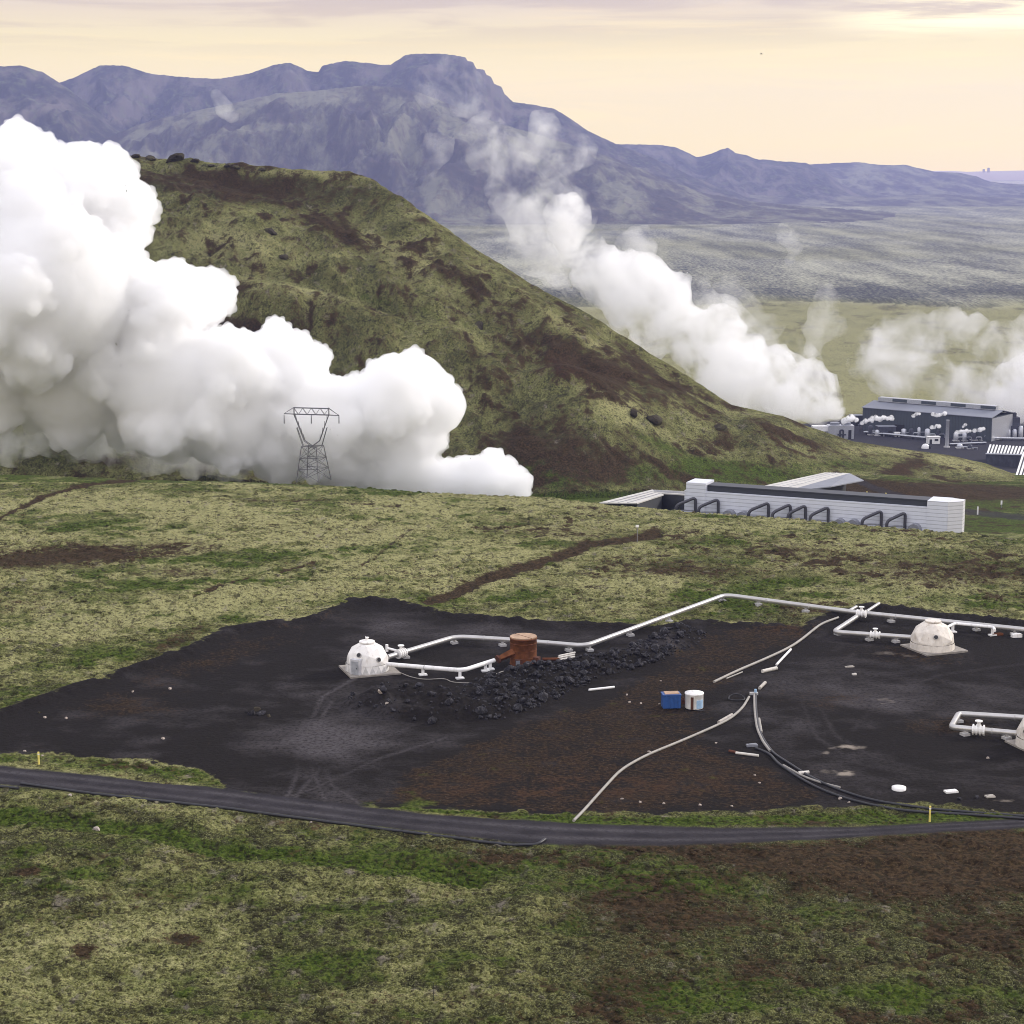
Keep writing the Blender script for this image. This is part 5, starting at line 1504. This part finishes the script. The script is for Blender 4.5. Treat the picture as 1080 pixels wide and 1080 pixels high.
# separators: upright drums with pipe bends between
seps = [(918, 459, "upright drum at the left end of the hall front"), (925, 460, "upright drum left of the dark shed"), (953, 460, "upright drum right of the dark shed"), (961, 461, "slim upright drum, second right of the dark shed"), (969, 461, "upright drum before the middle of the hall"), (978, 463, "upright drum just left of the white cabin roof"), (989, 462, "upright drum behind the white cabin"), (1008, 466, "upright drum right of the grey vent stack"), (1017, 466, "slim upright drum, second right of the vent stack"), (1027, 465, "upright drum near the right end of the hall"), (1036, 465, "upright drum at the right end of the hall front"), (1012, 473, "low drum in front of those right of the stack"), (1023, 474, "low drum nearest the slatted building")]
for i, (u, v, lb) in enumerate(seps):
    p = ground_at(u, v)
    r_ = random.uniform(1.2, 1.9); h_ = random.uniform(3.0, 6.5) if 'low' not in lb else 2.2
    root = empty("separator_drum", p, lb, "steam drum", "steam drums in front of the power hall")
    m = MB(); m.lathe((0, 0, 0), [(r_ * 0.7, -0.4), (r_, 0.6), (r_, h_), (r_ * 0.6, h_ + 0.7), (0.2, h_ + 0.9)], 14); m.build("body", MT['silver' if i % 3 else 'industrial'], root)
    m = MB(); m.tube(round_path([(r_ * 0.5, -r_, 0.2), (r_ * 0.5, -r_ - 1.2, h_ * 0.6), (r_ + 2.6, -r_ - 1.2, h_ * 0.6), (r_ + 2.6, -r_ - 1.2, 0)], 0.7), 0.35, 8); m.build("pipe_bend", MT['silver' if i % 2 else 'duct'], root)
    m = MB(); m.box((0, 0, 0.4), (r_ * 2.6, r_ * 2.6, 0.5)); m.build("plinth", MT['support'], root)
# dark cooling block wrapped in steam at the right
p = ground_at(1066, 461)
root = empty("cooling_block", p, "dark stepped cooling block with pale drums inside the right steam", "cooling block")
m = MB(); m.box((0, 3, 3.5), (17, 8, 7.8)); m.build("body", MT['industrial'], root)
m = MB(); m.box((0.5, 4, 10), (11, 6, 5.6)); m.build("upper_body", MT['industrial'], root)
m = MB(); m.box((0.8, 4, 14.2), (6, 4, 3.2)); m.build("top_body", MT['industrial'], root)
for x_ in (-6.2, -2.2, 2.0, 6.0):
    m = MB(); m.lathe((x_, -1.8, 0), [(1.5, -0.4), (1.6, 0.4), (1.6, 4.4 + (x_ in (-6.2, 6.0)) * 2.0), (0.9, 5.4 + (x_ in (-6.2, 6.0)) * 2.0)], 14); m.build("drum", MT['silver'], root)
# slatted condenser rows at the right
def slats(quad, n, label, y_slope):
    """sloping dark panel with white fins; corners as ground points top-left, top-right, bottom-right, bottom-left with heights"""
    A, Bq, Cq, Dq = [Vector(q) for q in quad]
    c = (A + Bq + Cq + Dq) / 4
    gz = min(ground_z(q.x, q.y) for q in (A, Bq, Cq, Dq))
    root = empty("slatted_building", (c.x, c.y, gz), label, "slatted building", "slatted buildings at the plant")
    m = MB(root.location); m.slab([A, Dq, Cq, Bq], 0.3); m.build("panel", MT['dark'], root)
    for k in range(n):
        t_ = (k + 0.5) / n
        a = A.lerp(Bq, t_) + Vector((0, 0, 0.35)); d = Dq.lerp(Cq, t_) + Vector((0, 0, 0.35))
        m = MB(root.location); s_ = (Bq - A).normalized() * ((Bq - A).length / n * 0.26); e_ = Vector((0, 0, 0.5))
        m.add([a - s_, a + s_, d + s_, d - s_, a - s_ + e_, a + s_ + e_, d + s_ + e_, d - s_ + e_], [(3, 2, 1, 0), (4, 5, 6, 7), (0, 1, 5, 4), (1, 2, 6, 5), (2, 3, 7, 6), (3, 0, 4, 7)])
        m.build("fin", MT['white'], root)
    m = MB(root.location); m.tube([Dq + Vector((0, 0, 0.2)), Cq + Vector((0, 0, 0.2))], 0.5, 6, True, False); m.build("gutter", MT['silver'], root)
    vs = []
    for q in (A, Bq, Cq, Dq): vs += [(q.x, q.y, q.z - 0.4), (q.x, q.y, gz - 1)]
    m = MB(root.location); m.add(vs, [(2 * i, 2 * i + 1, (2 * i + 3) % 8, (2 * i + 2) % 8) for i in range(4)]); m.build("wall", MT['industrial'], root)
    return root


slats([at_y(1043, 470, 1150), at_y(1092, 473, 1120), at_y(1089, 480.5, 1095), at_y(1040, 479, 1125)], 14, "far white finned condenser row at the right edge", 0)
slats([at_y(1078, 478, 960), at_y(1120, 480, 950), at_y(1112, 506, 880), at_y(1070, 503.5, 890)], 11, "nearer white finned condenser cut off by the right edge", 0)
# lamp masts standing in the yard and by the hill foot
for (u, v, h_, lb) in ((862, 452, 7, "thin mast at the left of the cooling unit by the hill"), (905, 458, 6, "thin mast right of the white cooling unit")):
    p = ground_at(u, v)
    root = empty("lamp_mast", p, lb, "lamp mast")
    m = MB(); m.tube([(0, 0, -0.5), (0, 0, h_)], [0.22, 0.14], 6); m.build("pole", MT['steel'], root)
    m = MB(); m.box((0.5, 0, h_ + 0.1), (1.6, 0.5, 0.3)); m.build("lamp_head", MT['duct'], root)

# far towers of the town across the water, and the gull
for (u, v, w_, h_, lb) in ((1037.5, 181, 90, 110, "pale tower block on the far shore, left of the two"), (1042.5, 181, 100, 170, "pale tower block on the far shore, taller of the two")):
    p = at_y(u, v, 89600)
    root = empty("tower_block", (p.x, p.y, p.z - 40), lb, "tower block")
    m = MB(); m.box((0, 0, 20 + h_ / 2), (w_, w_, h_ + 40)); m.build("wall", MT['coast'], root)
    m = MB(); m.box((0, 0, 42 + h_), (w_ * 0.5, w_ * 0.5, 6)); m.build("roof", MT['coast'], root)
p = at_y(803, 57, 420)
m = MB(p)
m.tube([p + Vector((0.28, 0, 0)), p + Vector((0.1, 0, 0.03)), p + Vector((-0.15, 0, 0.0)), p + Vector((-0.32, 0, -0.01))], [0.02, 0.07, 0.06, 0.01], 8)
for sg in (-1, 1):
    a0 = p + Vector((0.08, 0.05 * sg, 0.03)); a1 = p + Vector((0.02, 0.38 * sg, 0.20)); a2 = p + Vector((-0.12, 0.72 * sg, 0.12))
    o_ = Vector((0, 0, 0.02)); c_ = Vector((-0.20, 0, 0))
    m.add([a0 + o_, a1 + o_, a2 + o_, a1 + c_ + o_, a0 + c_ + o_, a0 - o_, a1 - o_, a2 - o_, a1 + c_ - o_, a0 + c_ - o_], [(0, 1, 3, 4), (1, 2, 3), (5, 9, 8, 6), (6, 8, 7), (0, 5, 6, 1), (1, 6, 7, 2), (2, 7, 8, 3), (3, 8, 9, 4), (4, 9, 5, 0)])
tag(m.build("bird", MT['old_pipe']), "small bird gliding in the sky at the upper right", "bird")

# ------------------------------------------------------------------ steam
def steam(name, puffs, y, vox, mat, depth=0.5, kids=22, grand=9, seed=1, kr=(0.28, 0.52), disp=0.5, gfrac=0.42, squash=0.8, tilt=0.0):
    """puffs: (u, v, radius in pixels[, distance]) -> one billowing closed surface"""
    R = np.random.default_rng(seed)
    sph = []
    for pf in puffs:
        u, v, r = pf[:3]
        yy = (pf[3] if len(pf) > 3 else y) + tilt * (u - 540)
        c = at_y(u, v, yy)
        dd = yy * CP + (H - c.z) * SP
        rm = r * dd / FPX
        c = np.array(c) + np.array([0, R.normal() * rm * depth, 0])
        sph.append((c, rm, 3))
        for _ in range(kids):
            d = R.normal(size=3); d /= np.linalg.norm(d)
            k = rm * R.uniform(*kr)
            cc = c + d * (rm - k * R.uniform(0.25, 0.75))
            sph.append((cc, k, 2))
            for _ in range(grand):
                e = d * 0.8 + R.normal(size=3); e /= np.linalg.norm(e)
                q = k * R.uniform(0.25, gfrac)
                sph.append((cc + e * (k - q * R.uniform(0.1, 0.6)), q, 1))
    Vs, Fs, b = [], [], 0
    for c, r, s in sph:
        if r < vox * 0.8: continue
        V, F = ICO[s]
        Vs.append(V * r + c); Fs.append(F + b); b += len(V)
    V = np.concatenate(Vs); F = np.concatenate(Fs)
    org = np.array(at_y(puffs[0][0], puffs[0][1], y))
    me = bpy.data.meshes.new(name + "_raw")
    me.from_pydata((V - org).tolist(), [], F.tolist())
    tmp = bpy.data.objects.new(name + "_raw", me); COL.objects.link(tmp)
    md = tmp.modifiers.new("r", 'REMESH'); md.mode = 'VOXEL'; md.voxel_size = vox; md.use_smooth_shade = True
    dg = bpy.context.evaluated_depsgraph_get()
    ev = tmp.evaluated_get(dg)
    new = bpy.data.meshes.new_from_object(ev)
    bpy.data.objects.remove(tmp); bpy.data.meshes.remove(me)
    new.name = name
    n = len(new.vertices)
    co = np.empty(n * 3, np.float32); new.vertices.foreach_get("co", co); co = co.reshape(-1, 3).astype(float)
    no = np.empty(n * 3, np.float32); new.vertices.foreach_get("normal", no); no = no.reshape(-1, 3).astype(float)
    s = 1 / (vox * 7)
    d = pn3(co[:, 0] * s, co[:, 1] * s, co[:, 2] * s, 5) + 0.5 * pn3(co[:, 0] * s * 2.1, co[:, 1] * s * 2.1, co[:, 2] * s * 2.1, 6)
    d += 2.2 * pn3(co[:, 0] * s * 0.35, co[:, 1] * s * 0.35, co[:, 2] * s * 0.35, 8)
    co += no * (d * disp * vox)[:, None]
    new.vertices.foreach_set("co", co.astype(np.float32).ravel())
    new.polygons.foreach_set("use_smooth", np.ones(len(new.polygons), bool))
    new.materials.clear(); new.materials.append(mat); new.update()
    o = link(name, new); o.location = org
    return o


def vol_mat(name, dens, nscale=None, lo=0.35, hi=0.65, floor=0.0, aniso=0.2, color=(1.0, 1.0, 1.0), stretch=(1, 1, 1)):
    m, nt, out = new_mat(name)
    g = G(nt)
    pv = nt.nodes.new("ShaderNodeVolumePrincipled")
    pv.inputs['Color'].default_value = (*color, 1); pv.inputs['Anisotropy'].default_value = aniso
    if nscale is None:
        pv.inputs['Density'].default_value = dens
        try: m.cycles.homogeneous_volume = True
        except Exception: pass
    else:
        pos = g.n("ShaderNodeTexCoord").outputs['Object']
        n = g.noise(g.scale(pos, stretch), nscale, 4, 0.62, 2.0, 0.4)
        k = g.ss(lo, hi, n)
        g.put(pv.inputs['Density'], g.math('MULTIPLY', g.math('ADD', k, floor), dens))
    nt.links.new(pv.outputs[0], out.inputs['Volume'])
    return m


V_DENSE = vol_mat("dense_steam", 0.32, aniso=0.0)
V_THIN = vol_mat("thin_steam", 0.13, 0.07, 0.42, 0.66, 0.0)
V_PLUME = vol_mat("drifting_steam", 0.14, 0.045, 0.40, 0.62, 0.01)
V_WISP = vol_mat("wispy_steam", 0.06, 0.04, 0.44, 0.70, 0.0)
V_PUFF = vol_mat("puff_steam", 0.9, 0.35, 0.38, 0.6, 0.05)
L = [(0, 190, 52), (40, 215, 60), (-30, 280, 90), (60, 300, 90), (105, 215, 50), (128, 238, 32), (98, 200, 38), (20, 168, 34), (-50, 170, 50), (120, 190, 26), (85, 180, 24),
     (130, 330, 62), (180, 322, 44), (212, 312, 30), (226, 308, 22), (80, 390, 70), (0, 390, 60), (180, 400, 66), (250, 392, 46), (288, 384, 40), (312, 396, 34), (240, 440, 50), (300, 445, 48), (345, 440, 42), (150, 430, 42),
     (380, 440, 42), (420, 420, 42), (436, 408, 36), (462, 430, 30), (400, 470, 40), (350, 480, 35), (300, 480, 30), (438, 462, 30), (430, 492, 26), (522, 506, 27), (500, 508, 22), (545, 514, 18), (480, 508, 15), (380, 498, 25), (468, 502, 22), (450, 505, 24), (488, 494, 13), (418, 505, 22)]
tag(steam("steam_plume", L, 620, 0.5, V_DENSE, depth=0.35, seed=3, kids=26, grand=16, disp=0.55, gfrac=0.36), "huge dense white steam cloud billowing behind the lattice pylon", "steam")
L2 = [(210, 472, 28), (150, 482, 22), (125, 476, 20), (60, 440, 40), (20, 445, 40), (100, 450, 36), (180, 470, 26), (250, 485, 22), (165, 490, 14), (225, 492, 14)]
tag(steam("steam_veil", L2, 628, 1.0, V_THIN, depth=0.3, seed=4, kids=14, grand=6), "thin torn steam trailing low over the moss at the left", "steam")
Rp = [(868, 424, 19), (880, 432, 11), (852, 416, 28), (835, 412, 34), (858, 432, 16), (800, 408, 38), (770, 388, 38), (742, 362, 34), (712, 345, 28), (762, 345, 20), (700, 312, 30), (680, 292, 30), (655, 292, 28), (660, 320, 26), (690, 355, 24), (632, 282, 26), (612, 258, 25), (602, 232, 24)]
tag(steam("steam_plume", Rp, 1040, 1.4, V_PLUME, depth=0.3, seed=5, kids=16, grand=8), "white steam plume leaning over the right shoulder of the hill", "steam")
Rt = [(600, 225, 30), (565, 225, 36), (540, 215, 26), (530, 245, 24), (560, 265, 28), (600, 285, 28), (640, 330, 26), (590, 160, 30), (575, 135, 18), (560, 180, 30), (525, 160, 28), (545, 190, 30), (610, 160, 20), (510, 140, 20), (650, 300, 36), (690, 330, 40), (735, 345, 38), (790, 372, 36), (835, 392, 32), (670, 265, 24), (720, 310, 24), (775, 345, 22)]
tag(steam("steam_veil", Rt, 1060, 2.0, V_WISP, depth=0.3, seed=6, kids=14, grand=6), "half transparent steam rising from the right plume before the mountain", "steam")
W2 = [(495, 105, 20), (480, 85, 20), (465, 72, 16), (505, 115, 14), (450, 95, 18), (462, 158, 20), (450, 185, 14), (490, 92, 22)]
tag(steam("steam_wisp", W2, 1070, 2.0, vol_mat("faint_steam", 0.04, 0.04, 0.46, 0.70, 0.0), depth=0.3, seed=7, kids=10, grand=4), "faint steam wisp drifting in front of the flat mountain top", "steam")
W3 = [(238, 116, 9), (232, 106, 8), (228, 99, 6), (244, 122, 7)]
tag(steam("steam_wisp", W3, 1500, 2.0, vol_mat("faint_wisp", 0.03, 0.06, 0.35, 0.6, 0.05), depth=0.3, seed=8, kids=10, grand=4), "tiny steam wisp before the mountain above the left steam cloud", "steam")
R3 = [(1060, 405, 36), (1090, 395, 46), (1085, 430, 26), (1020, 395, 30), (1040, 372, 26), (1000, 372, 26), (975, 372, 28), (945, 360, 26), (960, 345, 20), (1000, 345, 20), (1030, 350, 18), (985, 400, 24), (950, 395, 22), (1040, 425, 20), (1010, 420, 16), (930, 400, 16), (905, 385, 14), (920, 370, 16), (1060, 360, 24), (1090, 350, 24), (1010, 405, 26), (965, 385, 22), (1035, 400, 28)]
tag(steam("steam_plume", R3, 1340, 2.2, vol_mat("hall_steam", 0.06, 0.030, 0.43, 0.70, 0.0), depth=0.25, seed=9, kids=14, grand=6), "pale see-through steam spreading above the power hall at the right edge", "steam")
R4 = [(1075, 415, 26), (1085, 395, 26), (1062, 400, 18), (1078, 432, 16), (1055, 420, 14)]
tag(steam("steam_plume", R4, 1330, 1.6, vol_mat("block_steam", 0.07, 0.04, 0.36, 0.62, 0.0), depth=0.25, seed=10, kids=14, grand=6), "denser white steam rising from the dark cooling block at the right edge", "steam")
for i, (pp_, yy_, lb) in enumerate((([(830, 250, 10), (826, 242, 7), (838, 262, 8), (834, 275, 7)], 1900, "faint steam wisp over the lava plain right of the plume"),
                               ([(868, 330, 16), (872, 312, 12), (862, 350, 16), (880, 345, 12), (858, 368, 12)], 1500, "faint steam wisp just above the right end of the big plume"),
                               ([(768, 300, 10), (775, 315, 14), (790, 330, 16), (812, 345, 16), (758, 305, 7)], 1250, "thin steam wisp above the middle of the right plume"))):
    tag(steam("steam_wisp", pp_, yy_, 1.8, vol_mat("faint_wisp", 0.022, 0.06, 0.36, 0.62, 0.02), depth=0.3, seed=20 + i, kids=10, grand=4), lb, "steam")
for i, (u, v, r, n_, lb) in enumerate(((899, 443, 5, 4, "small white steam puff at the left end of the power hall"), (916, 445, 4, 4, "small white steam puff left of the dark shed"), (932, 442, 4.5, 6, "long white steam puff over the dark shed"), (968, 438, 3.5, 3, "grey white steam puff before the middle of the hall wall"),
                                 (992, 438, 3.5, 5, "white steam puff trailing left from the top of the vent stack"), (988, 450, 3, 4, "white steam puff low beside the vent stack"), (1018, 455, 4, 5, "white steam puff right of the vent stack"), (1034, 453, 3.5, 4, "white steam puff at the right end of the hall front"), (1018, 449, 2.5, 2, "little round steam puff floating before the hall"))):
    gp = ground_at(u, v + 14)
    pf = [(u + (k - n_ / 2) * r * 0.9, v - 0.25 * k + random.uniform(-1.2, 1.2), r * random.uniform(0.4, 0.75)) for k in range(n_)]
    tag(steam("steam_puff", pf, min(1235, gp.y + 5), 0.45, V_PUFF, depth=0.4, seed=40 + i, kids=10, grand=5), lb, "steam", "steam puffs in the yard of the plant")
